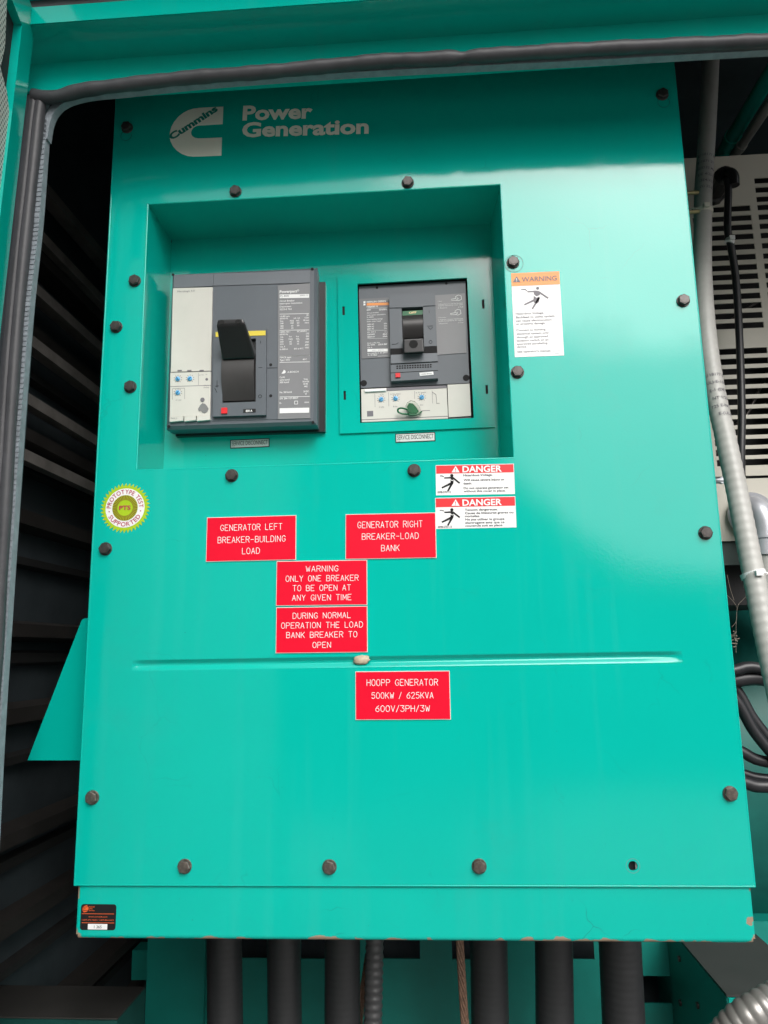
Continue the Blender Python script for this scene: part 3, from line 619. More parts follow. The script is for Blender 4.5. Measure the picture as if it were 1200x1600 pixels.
# ------------------------------------------------------------------ red engraved plates
def plate(quad, lines, lab):
    F = Frame(quad, 0.0); r0 = F.root('engraved_plate')
    w, h = F.w / 2, F.h / 2
    mb = MB(); mb.box(-w, w, -0.0012, 0.0, -h, h); mb.build('plate_edge', M['plate_core'], r0)
    mb = MB(); e = 0.0007; mb.box(-w + e, w - e, -0.0016, -0.0011, -h + e, h - e); mb.build('red_face', M['red_plate'], r0)
    mb = MB()
    for st, x0, x1, y0, y1 in lines:
        a = F.p(x0, y1); b = F.p(x1, y1); c = F.p((x0 + x1) / 2, y0); d = F.p((x0 + x1) / 2, y1)
        engrave(mb, st, (a[0] + b[0]) / 2, d[1] + 0.0003, (c[1] - d[1]) * 0.92, -0.0016, b[0] - a[0], 0.00034)
    mb.build('engraved_lettering', M['ink_white'], r0)
    tag(r0, lab, 'plate', 'red engraved plates on the breaker panel')
plate([(324, 809), (463, 805), (463, 875), (322, 878)], [('GENERATOR LEFT', 345, 441, 819, 829), ('BREAKER-BUILDING', 341, 446, 838, 848), ('LOAD', 379, 406, 856, 866)], 'red plate engraved Generator Left Breaker-Building Load')
plate([(540, 804), (681, 801), (682, 872), (540, 874)], [('GENERATOR RIGHT', 559, 660, 814.5, 825), ('BREAKER-LOAD', 566, 654, 833, 843), ('BANK', 596, 624, 851.5, 861.5)], 'red plate engraved Generator Right Breaker-Load Bank')
plate([(432, 877), (574, 875), (574, 945), (432, 947)], [('WARNING', 478.5, 528.5, 884, 893.5), ('ONLY ONE BREAKER', 447, 560, 899, 908.5), ('TO BE OPEN AT', 458, 548, 914, 923.5), ('ANY GIVEN TIME', 457, 549, 929, 938.5)], 'red plate engraved Warning Only One Breaker To Be Open')
plate([(432, 949), (574, 947), (575, 1019), (431, 1021)], [('DURING NORMAL', 458, 548, 957, 966.5), ('OPERATION THE LOAD', 440, 567, 972, 981.5), ('BANK BREAKER TO', 448, 558, 987, 996.5), ('OPEN', 489, 517, 1003, 1012.5)], 'red plate engraved During Normal Operation The Load Bank Breaker')
plate([(555, 1049), (702, 1048), (705, 1124), (556, 1125)], [('HOOPP GENERATOR', 573.5, 684, 1061, 1071.5), ('500KW / 625KVA', 581, 677, 1081.5, 1091.5), ('600V/3PH/3W', 587, 671.5, 1102, 1112)], 'red plate engraved with 500KW 625KVA rating below the embossed line')
# lump of dried sealant
p = at(565, 1031, 0.0); lump = empty('sealant_lump', p)
mb = MB(); bm = bmesh.new(); bmesh.ops.create_icosphere(bm, subdivisions=3, radius=0.0075)
for v in bm.verts:
    k = 1 + 0.18 * math.sin(v.co.x * 1900) * math.cos(v.co.z * 1700 + 1); v.co = Vector((v.co.x * k * 1.25, v.co.y * 0.42, v.co.z * k * 0.7))
mb.add([v.co for v in bm.verts], [[v.index for v in q.verts] for q in bm.faces], True); bm.free()
mb.build('lump', M['putty'], lump); tag(lump, 'pale lump of dried sealant on the embossed line under the red plates', 'lump')

# ------------------------------------------------------------------ stickers
def shocked_man(mb, F, P, s, y0, y1):
    """electric-shock pictogram; P maps pictogram coordinates (photo zoom) to local"""
    head, la, sh, ra, waist, lf, rf, bolt, th = P
    q = lambda p: F.p(*p)
    hc = q(head); mb.disc(hc[0], hc[1], th * 0.95, y0, y1, 20)
    mb.stroke([q(la), q(sh)], th * 0.75, y0, y1, th * 0.9)
    mb.stroke([q((sh[0] - 4 * s, sh[1])), q((sh[0] + 22 * s, sh[1] + 2 * s)), q(ra)], th * 1.0, y0, y1, th * 0.95)
    T = lambda dx, dy: q((sh[0] + dx * s, sh[1] + dy * s))
    mb.prism([T(-11, 0), T(36, 2), T(31, 24), T(9, 33), T(-9, 20)], y0 - 4e-5, y1)
    mb.prism([T(-11, 32), T(9, 45), T(31, 36), T(27, 72), T(12, 84), T(-8, 78), T(-12, 60)], y0 - 6e-5, y1)
    mb.stroke([q(waist), q(lf)], th * 1.35, y0, y1, th * 0.9); mb.stroke([q((waist[0] + 6 * s, waist[1] - 4 * s)), q(rf)], th * 1.35, y0, y1, th * 0.9)
    mb.stroke([q(b_) for b_ in bolt], th * 0.4, y0, y1)
def tri_mark(mbw, mbk, F, x0, x1, yt, yb, y, excl=True):
    a, b, c = F.p((x0 + x1) / 2, yt), F.p(x1, yb), F.p(x0, yb)
    mbw.prism([a, b, c], y, y + 0.0002)
    h = a[1] - b[1]; cx = (b[0] + c[0]) / 2
    mbk.prism([(cx - h * .07, b[1] + h * .66), (cx + h * .07, b[1] + h * .66), (cx + h * .04, b[1] + h * .3), (cx - h * .04, b[1] + h * .3)], y - 0.00015, y)
    mbk.disc(cx, b[1] + h * 0.17, h * 0.06, y - 0.00015, y, 10)

def sticker(quad, Y, name, m, zoom, corner=0.0):
    F = Frame(quad, Y, zoom); r0 = F.root(name); w, h = F.w / 2, F.h / 2
    mb = MB()
    if corner:
        pts = []
        for cx, cz, a0 in ((w - corner, h - corner, 0), (-w + corner, h - corner, 90), (-w + corner, -h + corner, 180), (w - corner, -h + corner, 270)):
            pts += [(cx + corner * math.cos(math.radians(a0 + k * 15)), cz + corner * math.sin(math.radians(a0 + k * 15))) for k in range(7)]
        mb.prism(pts, -0.0003, 0.0)
    else: mb.box(-w, w, -0.0003, 0.0, -h, h)
    mb.build('backing', m, r0); return F, r0, w, h

# orange warning
F, r0, w, h = sticker([(799, 427), (875, 424.5), (880, 555), (804, 558.5)], 0.0, 'warning_sticker', M['white'], (795, 415, 10.66))
mb = MB(); zb = F.p(450, 330)[1]; mb.box(-w, w, -0.0005, -0.0002, zb, h); mb.build('orange_header', M['orange_ink'], r0)
mg = MB(); mw = MB(); text_box(mg, 'WARNING', F, 215, 185, 800, 262, -0.0008, bold=0.008)
tri_mark(mg, mw, F, 65, 195, 182, 280, -0.0008)
shocked_man(mg, F, ((480, 380), (310, 438), (440, 432), (655, 545), (490, 545), (258, 655), (390, 725), [(205, 395), (270, 398), (305, 425)], 0.0019), 2.4, -0.0006, -0.0003)
ln = [('Hazardous Voltage.', 115, 585, 815, 785), ('Backfeed to utility system', 120, 762, 872, 840), ('can cause electrocution', 120, 712, 932, 900), ('or property damage.', 122, 612, 985, 955), ('Connect to building', 125, 612, 1090, 1060), ('electrical system only', 130, 668, 1148, 1118), ('through an approved', 130, 652, 1205, 1175),
      ('isolation switch or an', 133, 662, 1262, 1232), ('approved paralleling', 136, 645, 1318, 1288), ('device.', 138, 300, 1372, 1342), ("See operator's manual.", 142, 705, 1446, 1414)]
for st, x0, x1, yb, yt in ln: text_box(mg, st, F, x0, yt - 5, x1, yb - 3, -0.0005, bold=0.012)
text_box(mg, '98-4117 R01', F, 735, 1418, 860, 1432, -0.0005); text_box(mg, 'label', F, 770, 1455, 840, 1470, -0.0005)
mg.build('grey_print', M['ink_grey'], r0); mw.build('exclamation_mark', M['ink_white'], r0)
tag(r0, 'tall white sticker with orange Warning header right of the recess', 'sticker')

def danger(quad, oy, ty, lines, man, lab):
    F, r0, w, h = sticker(quad, 0.0, 'danger_sticker', M['white'], (675, 715, 8.571))
    zb = F.p(580, ty)[1]; e = 0.0006
    mb = MB(); mb.box(-w + e, w - e, -0.0005, -0.0002, zb, h - e); mb.build('red_header', M['red_ink'], r0)
    mw = MB(); mk = MB(); mr = MB()
    tri_mark(mw, mr, F, 262, 370, oy + 18, oy + 105, -0.0008); text_box(mw, 'DANGER', F, 408, oy + 18, 935, oy + 98, -0.0008, bold=0.026)
    shocked_man(mk, F, man, 1.0, -0.0006, -0.0003)
    for st, x0, x1, yb in lines: text_box(mk, st, F, x0, yb - 27, x1, yb, -0.0005, bold=0.016)
    mw.build('header_lettering', M['ink_white'], r0); mk.build('black_print', M['ink_black'], r0); mr.build('exclamation_mark', M['red_ink'], r0)
    tag(r0, lab, 'sticker', 'red and white danger stickers')
danger([(681, 727), (803, 724.5), (804.5, 772), (681, 774)], 95, 207, [('Hazardous Voltage.', 420, 810, 248), ('Will cause severe injury or', 422, 972, 310), ('death.', 422, 535, 360), ('Do not operate generator set', 424, 1025, 418), ('without this cover in place.', 424, 985, 460), ('0098-5707-12', 75, 255, 477)],
       ((266, 242), (165, 274), (260, 270), (370, 342), (268, 340), (132, 406), (212, 450), [(105, 246), (135, 246), (158, 256)], 0.0020), 'white danger sticker in English with red header, upper of the pair')
danger([(680, 778), (805, 775.5), (807, 824), (681, 826.5)], 542, 655, [('Tension dangereuse.', 440, 880, 710), ('Cause de blessures graves ou', 442, 1090, 752), ('mortelles.', 442, 640, 797), ('Ne pas utiliser le groupe', 446, 970, 838), ('electrogene sans que ce', 446, 970, 882), ('couvercle soit en place.', 446, 952, 922), ('0098-5707-13', 78, 265, 942)],
       ((266, 700), (165, 734), (260, 730), (372, 802), (268, 800), (132, 866), (212, 910), [(105, 706), (135, 706), (158, 716)], 0.0020), 'white danger sticker in French with red header, lower of the pair')

# round prototype-test sticker
F = Frame([(159, 757), (235, 755), (236, 832), (160, 834)], 0.0, (120, 700, 3.5294)); r0 = F.root('round_sticker')
ctr = F.p(267, 331); root_shift = Vector((ctr[0], 0, ctr[1]))
RO = abs(F.p(405, 331)[0] - ctr[0])
mb = MB(); pts = []
for i in range(40):
    a = 2 * math.pi * i / 40; pts.append((ctr[0] + RO * math.cos(a), ctr[1] + RO * math.sin(a))); a2 = a + 0.11; pts.append((ctr[0] + RO * 0.86 * math.cos(a2), ctr[1] + RO * 0.86 * math.sin(a2)))
mb.prism(pts, -0.0003, 0.0); mb.build('starburst', M['lime'], r0)
mb = MB(); mb.disc(ctr[0], ctr[1], RO * 0.78, -0.0005, -0.0002, 48); mb.build('white_band', M['white'], r0)
mb = MB(); mb.disc(ctr[0], ctr[1], RO * 0.51, -0.0007, -0.0004, 40); mb.build('inner_disc', M['lime'], r0)
mb = MB()
for i in range(44):
    a = 2 * math.pi * i / 44; c_, s_ = math.cos(a), math.sin(a)
    mb.stroke([(ctr[0] + RO * 0.31 * c_, ctr[1] + RO * 0.31 * s_), (ctr[0] + RO * 0.5 * c_, ctr[1] + RO * 0.5 * s_)], RO * 0.026, -0.0009, -0.0006, RO * 0.045)
    mb.lay = 0
mb.build('sunray_spokes', M['brown_ink'], r0)
mb = MB(); text(mb, 'PTS', ctr[0], ctr[1] - RO * 0.075, RO * 0.16, -0.0011, width=RO * 0.46, align='C', bold=0.03)
def arc_text(st, rad, a_mid, span, cap, up=True):
    wd = []
    for ch in st:
        vs = glyphs(ch, 0.012)[0] if ch != ' ' else []
        wd.append((max(v[0] for v in vs) - min(v[0] for v in vs) if vs else 0.3) + 0.1)
    tot = sum(wd); acc = 0
    for ch, w_ in zip(st, wd):
        t = (acc + w_ / 2) / tot - 0.5; acc += w_
        if ch == ' ': continue
        a = a_mid - t * span if up else a_mid + t * span
        rr = rad if up else rad + cap
        text(mb, ch, ctr[0] + rr * math.cos(a), ctr[1] + rr * math.sin(a), cap, -0.0008, width=(w_ - 0.1) * span * (rad + cap / 2) / tot, align='C', bold=0.012, rot=(a - math.pi / 2) if up else (a + math.pi / 2))
arc_text('PROTOTYPE TEST', RO * 0.565, math.radians(90), math.radians(182), RO * 0.165)
arc_text('SUPPORTED', RO * 0.565, math.radians(270), math.radians(128), RO * 0.165, up=False)
for a in (192, -12): mb.disc(ctr[0] + RO * .64 * math.cos(math.radians(a)), ctr[1] + RO * .64 * math.sin(math.radians(a)), RO * 0.025, -0.0008, -0.0004, 10)
mb.build('red_lettering', M['maroon'], r0)
tag(r0, 'round lime starburst sticker reading Prototype Test Supported at the left panel edge', 'sticker')

# black service sticker on the skirt
F, r0, w, h = sticker([(126.5, 1412.5), (181.5, 1413), (181, 1453.5), (125.5, 1453)], 0.003, 'service_sticker', M['ink_black'], (115, 1400, 15), 0.003)
mb = MB()
for y in (412, 622): a = F.p(195, y); b = F.p(955, y); mb.box(a[0], b[0], -0.0005, -0.0002, a[1] - 0.00022, a[1] + 0.00022)
c = F.p(278, 292); rr = 0.0036
for k in range(4):
    t0 = -0.95 + k * 0.5; pts = []
    for s_ in range(7):
        z_ = t0 + 0.36 * s_ / 6; pts.append((c[0] + rr * math.sqrt(max(0, 1 - z_ * z_)), c[1] - rr * z_))
    lo = [(c[0] - rr * math.sqrt(max(0, 1 - (t0 + 0.36) ** 2)) * 0.9, c[1] - rr * (t0 + 0.5)), (c[0] - rr * math.sqrt(max(0, 1 - t0 ** 2)) * 0.9, c[1] - rr * (t0 + 0.2))]
    mb.prism(pts + lo, -0.0005 - k * 2e-5, -0.0002)
mb.disc(c[0] + rr * 0.55, c[1], rr * 0.45, -0.00065, -0.0002, 16)
for st, x0, x1, yb in (('National', 362, 495, 262), ('Safety', 362, 450, 305), ('Services', 362, 495, 348), ('www.curosafe.com', 355, 795, 495), ('1-877-374-7233 / 1-877-834-3473', 200, 945, 573)): text_box(mb, st, F, x0, yb - 26, x1, yb, -0.0006, bold=0.01)
mb.build('orange_print', M['orange_red'], r0)
mb = MB(); a = F.p(335, 780); b = F.p(795, 655); mb.box(a[0], b[0], -0.0005, -0.0002, a[1], b[1]); mb.build('white_box', M['white'], r0)
mb = MB(); text_box(mb, '1 365', F, 485, 685, 660, 750, -0.0008); mb.build('number', M['ink_black'], r0)
tag(r0, 'small black sticker with orange print on the skirt corner, bottom left', 'sticker')

# service disconnect tapes
for quad, lab in (([(359.5, 687.5), (421, 684.5), (421.5, 698.5), (360, 701)], 'white service disconnect tape under the large left breaker'), ([(617.5, 678), (680, 675), (680.5, 689.5), (618, 692)], 'white service disconnect tape under the right breaker with trim plate')):
    F = Frame(quad, RD); r0 = F.root('label_tape'); w, h = F.w / 2, F.h / 2
    mb = MB(); mb.box(-w, w, -0.0004, 0.0, -h, h); mb.build('black_border', M['ink_black'], r0)
    mb = MB(); mb.box(-w + .0012, w - .0012, -0.0006, -0.0003, -h + .0012, h - .0012); mb.build('white_face', mat('off-white tape', (0.62, 0.64, 0.62), 0.4), r0)
    mb = MB(); text(mb, 'SERVICE DISCONNECT', 0, -h * 0.36, h * 0.95, -0.0009, width=w * 1.82, align='C'); text(mb, 'Danger', -w * 0.92, -h * 0.72, h * 0.17, -0.0009); mb.build('lettering', M['ink_black'], r0)
    tag(r0, lab, 'label', 'service disconnect tapes')

# ------------------------------------------------------------------ breakers
def dial(root, F, zx, zy, rad, y, ticks=9, notch=45):
    c = F.p(zx, zy)
    d = empty_part = MB(); d.lathe([(rad, y), (rad, y - 0.0012), (rad * 0.9, y - 0.0016), (0, y - 0.0016)], c[0], c[1], 24)
    o = d.build('dial', M['blue'], root)
    mb = MB(); k = math.radians(notch); mb.stroke([(c[0] - rad * .75 * math.cos(k), c[1] - rad * .75 * math.sin(k)), (c[0] + rad * .75 * math.cos(k), c[1] + rad * .75 * math.sin(k))], rad * 0.34, y - 0.0021, y - 0.0015)
    mb.build('dial_slot', M['blue_dark'], o)
    mb = MB()
    for i in range(ticks):
        a = math.radians(-50 + 280 * i / (ticks - 1)); mb.stroke([(c[0] + rad * 1.3 * math.cos(a), c[1] + rad * 1.3 * math.sin(a)), (c[0] + rad * 1.85 * math.cos(a), c[1] + rad * 1.85 * math.sin(a))], rad * 0.2, y - 0.0002, y); mb.lay = 0
    mb.build('dial_scale', M['ink_grey'], o)

BY = 0.055
F = Frame([(266.8, 426.8), (493.2, 417.5), (497, 662), (260.5, 671)], BY, (240, 400, 4.2857))
r0 = F.root('circuit_breaker'); w, h = F.w / 2, F.h / 2; dpt = RD - BY
def pl(pts, y0, y1, name, m, root=None, F_=None):
    mb = MB(); mb.prism((F_ or F).poly(pts, y0 if y0 < 0 else 0), y0, y1); return mb.build(name, m, root or r0)
mb = MB(); ch = 0.004
front = [(-w + ch, 0.0, h - ch), (w - ch, 0.0, h - ch), (w - ch, 0.0, -h + ch), (-w + ch, 0.0, -h + ch)]
mid = [(-w, ch, h), (w, ch, h), (w, ch, -h), (-w, ch, -h)]; back = [(-w + .001, dpt - .008, h - .001), (w - .001, dpt - .008, h - .001), (w - .001, dpt - .008, -h + .001), (-w + .001, dpt - .008, -h + .001)]
vv = front + mid + back
mb.add(vv, [(0, 3, 2, 1)] + [(4 * k + i, 4 * k + (i + 1) % 4, 4 * k + 4 + (i + 1) % 4, 4 * k + 4 + i) for k in range(2) for i in range(4)] + [(8, 9, 10, 11)])
mb.build('case', M['case'], r0)
mb = MB(); mb.box(-w + 0.004, w + 0.007, dpt - 0.008, dpt - 0.0002, -h - 0.002, h - 0.008); mb.build('mounting_flange', M['black_plastic'], r0)
pl([(135, 128), (402, 118), (400, 200), (133, 213)], -0.0012, 0.001, 'cover_strip', M['case_light']); pl([(404, 118), (1048, 97), (1046, 178), (404, 199)], -0.0012, 0.001, 'cover_strip', M['case_light'])
pl([(398, 204), (830, 190), (830, 1092), (392, 1106)], -0.0006, 0.001, 'front_plate', M['case'])
tu = pl([(130, 216), (395, 209), (383, 768), (115, 776)], -0.003, 0.001, 'trip_unit', M['beige'])
lowr = pl([(112, 782), (384, 774), (378, 1068), (109, 1076)], -0.003, 0.001, 'dial_panel', M['beige'])
pl([(112, 776), (385, 768), (385, 774), (112, 782)], -0.002, 0.001, 'seam', M['ink_grey'])
for x0, x1 in ((108, 198), (206, 282), (290, 378)): pl([(x0, 1077 - (x0 - 108) * .03), (x1, 1077 - (x1 - 108) * .03), (x1, 1104 - (x1 - 108) * .03), (x0, 1110 - (x0 - 108) * .03)], -0.0042, 0.001, 'latch_tab', M['beige'])
mb = MB()
def ln_(x0, y0, x1, y1, wd, y): mb.stroke([F.p(x0, y0, y), F.p(x1, y1, y)], wd, y, y + 0.0003)
ln_(112, 874, 384, 866, 0.0007, -0.0031); ln_(300, 785, 300, 864, 0.0004, -0.0031); ln_(128, 888, 208, 885, .0004, -0.0031); ln_(208, 885, 208, 958, .0004, -0.0031); ln_(126, 888, 126, 962, .0004, -0.0031)
for x in (175, 240, 322): mb.stroke([F.p(x - 14, 768, -.003), F.p(x + 14, 767, -.003)], 0.0016, -0.0034, -0.003)
text_box(mb, 'Micrologic 5.0', F, 160, 230, 275, 241, -0.0033, dy=-.003)
for st, x0, x1, yb in (('x In', 305, 335, 800), ('Ir', 350, 360, 798), ('alarm', 335, 372, 870), ('delay', 335, 372, 884), ('tr (s)', 148, 185, 968), ('Made in', 118, 160, 1092)): text_box(mb, st, F, x0, yb - 8, x1, yb, -0.0046 if yb > 1000 else -0.0033, dy=-.003)
c = F.p(356, 826, -.003); mb.disc(c[0], c[1], 0.0018, -0.0034, -0.003, 14)
mb.build('panel_print', M['ink_grey'], r0)
for zx, zy, nt_ in ((168, 829, 130), (249, 827, 50), (168, 921, 55)): dial(r0, F, zx, zy, 0.0031, -0.003, notch=nt_)
blob = [(326, 985), (345, 990), (358, 1005), (368, 1022), (360, 1042), (342, 1053), (325, 1048), (318, 1036), (303, 1040), (297, 1024), (306, 1008), (315, 995)]
pl(blob, -0.0036, -0.003, 'sealed_port', mat('grey putty', (0.2, 0.2, 0.2), 0.7, var=0.15, bump=0.4, bscale=500)); c = F.p(328, 963, -.003); mb = MB(); mb.disc(c[0], c[1], 0.0028, -0.0038, -0.003, 16); mb.build('sensor_button', M['ink_grey'], r0)
# toggle surround
FR = -0.006
mb = MB(); q0 = F.poly([(400, 496), (754, 485), (752, 1064), (396, 1075)], FR)
slot = F.poly([(458, 560), (685, 552), (685, 975), (460, 984)], FR)
def frame_mesh(mb, O, I, y0, y1):
    v = [(p[0], y0, p[1]) for p in O] + [(p[0], y0, p[1]) for p in I] + [(p[0], y1, p[1]) for p in O] + [(p[0], y1, p[1]) for p in I]
    mb.add(v, [(i, 4 + i, 4 + (i + 1) % 4, (i + 1) % 4) for i in range(4)] + [(i, (i + 1) % 4, 8 + (i + 1) % 4, 8 + i) for i in range(4)] + [(4 + i, 12 + i, 12 + (i + 1) % 4, 4 + (i + 1) % 4) for i in range(4)])
frame_mesh(mb, q0, slot, FR, 0.0); sur = mb.build('toggle_surround', M['case'], r0)
mb = MB(); mb.prism(F.poly([(416, 510), (750, 500), (750, 532), (416, 543)], FR), FR - 0.0006, FR); mb.build('yellow_band', M['yellow'], sur)
mb = MB(); sl_ = [(p[0], p[1]) for p in slot]; mb.prism([(p[0] * 1.0, p[1]) for p in slot], -0.0012, -0.0004); mb.build('slot_floor', M['black_plastic'], sur)
a = F.p(455, 1058, FR); b = F.p(495, 1018, FR); mb = MB(); mb.box(a[0], b[0], FR - 0.002, FR, a[1], b[1]); mb.build('trip_button', M['red_ink'], sur)
a = F.p(600, 1050, FR); b = F.p(684, 1023, FR); mb = MB(); mb.box(a[0], b[0], FR - 0.0004, FR, a[1], b[1]); rl = mb.build('rating_plug', M['black_plastic'], sur)
mb = MB(); text_box(mb, '800 A', F, 618, 1031, 662, 1045, FR - 0.0007, bold=.03, dy=FR); mb.build('rating_lettering', M['ink_white'], rl)
mb = MB(); c = F.p(713, 940, FR); mb.ring(c[0], c[1], 0.0018, 0.0024, FR - 0.0003, FR, 20); mb.stroke([F.p(702, 748, FR), F.p(728, 747, FR)], .0005, FR - .0003, FR); mb.stroke([F.p(716, 568, FR), F.p(716, 585, FR)], .0006, FR - .0003, FR)
mb.stroke([F.p(410, 885, FR), F.p(425, 915, FR)], .0006, FR - .0003, FR); mb.stroke([F.p(425, 835, FR), F.p(425, 880, FR)], .0006, FR - .0003, FR); mb.stroke([F.p(413, 872, FR), F.p(436, 870, FR)], .0006, FR - .0003, FR)
mb.build('position_marks', M['ink_black'], sur)
# curved drum and lever
def drum(F, zl, zr, zt, zb, bulge, y, name, m, root):
    A_, B_ = F.p(zl[0], zt), F.p(zr[0], zt); C_, D_ = F.p(zl[1], zb), F.p(zr[1], zb); v = []; N = 14
    for i in range(N + 1):
        t = i / N; zz_ = A_[1] * (1 - t) + C_[1] * t; yy = y - bulge * math.sin(math.pi * (0.12 + 0.8 * t))
        v += [(A_[0] * (1 - t) + C_[0] * t, yy, zz_), (B_[0] * (1 - t) + D_[0] * t, yy, zz_)]
    mb = MB(); mb.add(v, [(2 * i, 2 * i + 2, 2 * i + 3, 2 * i + 1) for i in range(N)], True)
    for s_ in (0, 1):
        mb.add([v[2 * i + s_] for i in range(N + 1)] + [(v[2 * N + s_][0], 0.0, v[2 * N + s_][2]), (v[s_][0], 0.0, v[s_][2])], [tuple(range(N + 3))])
    return mb.build(name, m, root)
drum(F, (466, 468), (683, 681), 640, 978, 0.009, -0.001, 'lever_drum', M['dark_drum'], sur)
LY0, LY1 = -0.010, -0.042
qb = [F.p(455, 640, LY0), F.p(682, 628, LY0), F.p(682, 688, LY0), F.p(458, 698, LY0)]
qf = [F.p(428, 421, LY1), F.p(600, 415, LY1), F.p(612, 452, LY1), F.p(416, 466, LY1)]
mb = MB(); mb.hexa([(qf[0][0], LY1, qf[0][1]), (qf[1][0], LY1, qf[1][1]), (qf[2][0], LY1, qf[2][1]), (qf[3][0], LY1, qf[3][1])] + [(p[0], LY0 + (.006 if i < 2 else 0), p[1]) for i, p in enumerate(qb)])
lev = mb.build('lever', M['black_plastic'], r0)
bv = lev.modifiers.new('bevel', 'BEVEL'); bv.width = 0.0025; bv.segments = 3
mb = MB()
for zx, zy in ((455, 444), (566, 440)):
    c = F.p(zx, zy, LY1); mb.disc(c[0], c[1], 0.0030, LY1 - 0.0003, LY1 + 0.004, 16, 1.25)
mb.build('lever_hole', mat('deep black', (0.003, 0.003, 0.003), 0.8), lev)
# holes and screws
mb = MB()
for zx, zy, rr in ((132, 127, .0019), (1063, 88, .0019), (103, 1142, .0019), (1067, 1115, .0019), (785, 730, .002), (785, 937, .002)):
    c = F.p(zx, zy); mb = MB(); mb.disc(c[0], c[1], rr, -0.0009, 0, 14); mb.build('screw_hole', M['ink_black'], r0)
mb = MB(); mb.stroke([F.p(755, 752), F.p(830, 750)], .0007, -0.0009, 0); mb.build('seam', M['ink_black'], r0)
# rating label
pl([(833, 197), (1046, 182), (1049, 1086), (833, 1092)], -0.001, 0.0005, 'rating_label', M['grey_label'])
rlab = children(r0)[-1]; mb = MB(); mk = MB()
Z = F.zoom
F.zoom = (425, 440, 13.333)
def t1(st, x0, x1, yb, hh=34, bold=0.012, m_=None): text_box(m_ or mb, st, F, x0, yb - hh, x1, yb, -0.0013, bold=bold, dy=-.001)
def bar(x0, y0, x1, y1): mb.prism(F.poly([(x0, y0 + 6), (x1, y0 - 6), (x1, y1 - 6), (x0, y1 + 6)], -.001), -0.0012, -0.001)
t1('Powerpact', 160, 525, 232, 52, .03); c = F.p(545, 185, -.001); mb.ring(c[0], c[1], .0009, .0013, -.0013, -.001, 14)
bar(160, 265, 772, 342); t1('PJ 800', 170, 355, 318, 34, .01, mk); t1('NW5 - LI', 585, 750, 304, 30, .01, mk)
for k, st in enumerate(('Circuit Breaker', 'Interruptor Automatico', 'Disjoncteur', '3323-0 762')): t1(st, 162, (472, 632, 405, 412)[k], (418, 470, 540, 600)[k] - k * 2)
for y in (668, 1006, 1545): bar(160, y, 768, y + 9)
tab = [('UL489 sym.', 165, 375, 738), ('60/50 Hz', 165, 335, 785), ('Icu', 172, 235, 838), ('240', 172, 240, 888), ('480', 172, 240, 942), ('600', 172, 240, 986), ('kA', 455, 510, 778), ('kA', 535, 585, 775), ('N/J', 375, 450, 832), ('N/L', 505, 575, 828), ('100', 385, 450, 880), ('65', 520, 570, 876), ('65', 398, 445, 935), ('50', 520, 570, 930), ('25', 402, 448, 982), ('LR', 720, 762, 712), ('CSA', 680, 768, 768), ('80 mm', 655, 770, 820), ('class', 680, 768, 870),
       ('NEMA AB-1', 165, 375, 1065), ('60/50 Hz', 165, 335, 1115), ('Ue', 178, 235, 1170), ('Uimp', 172, 235, 1218), ('220', 168, 240, 1270), ('415', 168, 240, 1320), ('Cat. A', 168, 275, 1372), ('In 800 A', 168, 330, 1425), ('Icu', 360, 412, 1160), ('N/J', 350, 425, 1215), ('85', 365, 410, 1270), ('50', 365, 412, 1315), ('Ics', 505, 560, 1158), ('N/L', 505, 575, 1210), ('50', 520, 565, 1262), ('35', 520, 565, 1312), ('IEC 60947-2', 525, 720, 1052), ('UTE', 710, 768, 1100), ('BS', 712, 768, 1155), ('CEI', 705, 768, 1210), ('UNE', 690, 765, 1275), ('JIS', 685, 762, 1332), ('VDE', 685, 765, 1392), ('80% at 40 C', 460, 655, 1412)]
for st, x0, x1, yb in tab: t1(st, x0, x1, yb, 30, .014)
F.zoom = (425, 540, 13.333)
for st, x0, x1, yb in (('HACR type', 165, 400, 262), ('Type 1 SWD', 165, 375, 318), ('40 C', 640, 725, 305), ('A.BOSCH', 320, 555, 565), ('Cu/Al', 160, 268, 678), ('wire kcmil', 160, 365, 730), ('300 kcmil', 160, 352, 782), ('Torque', 660, 745, 715), ('N-m lb', 640, 770, 765), ('50-45', 655, 745, 815), ('442', 670, 740, 868), ('No. 300 kcmil', 160, 412, 988), ('24 DC', 655, 765, 972), ('V', 685, 730, 1025), ('S/N  JB4-1127-BBNT', 160, 548, 1115), ('E-', 160, 205, 1215), ('mm', 680, 768, 1195)): t1(st, x0, x1, yb, 34, .014)
for y in (210, 340, 1060): bar(160, y, 785, y + 9)
a = F.p(465, 1225, -.001); b = F.p(540, 1150, -.001); frame_mesh(mb, [(a[0], b[1]), (b[0], b[1]), (b[0], a[1]), (a[0], a[1])], [(a[0] + .0006, b[1] - .0006), (b[0] - .0006, b[1] - .0006), (b[0] - .0006, a[1] + .0006), (a[0] + .0006, a[1] + .0006)], -.0013, -.001)
c = F.p(245, 545, -.001); mb.prism([(c[0] - .003, c[1] - .0025), (c[0] + .0005, c[1] - .0025), (c[0] + .0028, c[1] - .001), (c[0] + .002, c[1] + .0015), (c[0], c[1] + .0028), (c[0] - .0005, c[1] + .001)], -.0013, -.001)
bar(160, 1300, 775, 1404)
mb.build('white_print', M['ink_white'], rlab); mk.build('black_print', M['ink_grey'], rlab)
F.zoom = Z
tag(r0, 'large grey breaker with raised black lever and tall beige trip unit, left in the recess', 'circuit breaker', 'circuit breakers in the recess')

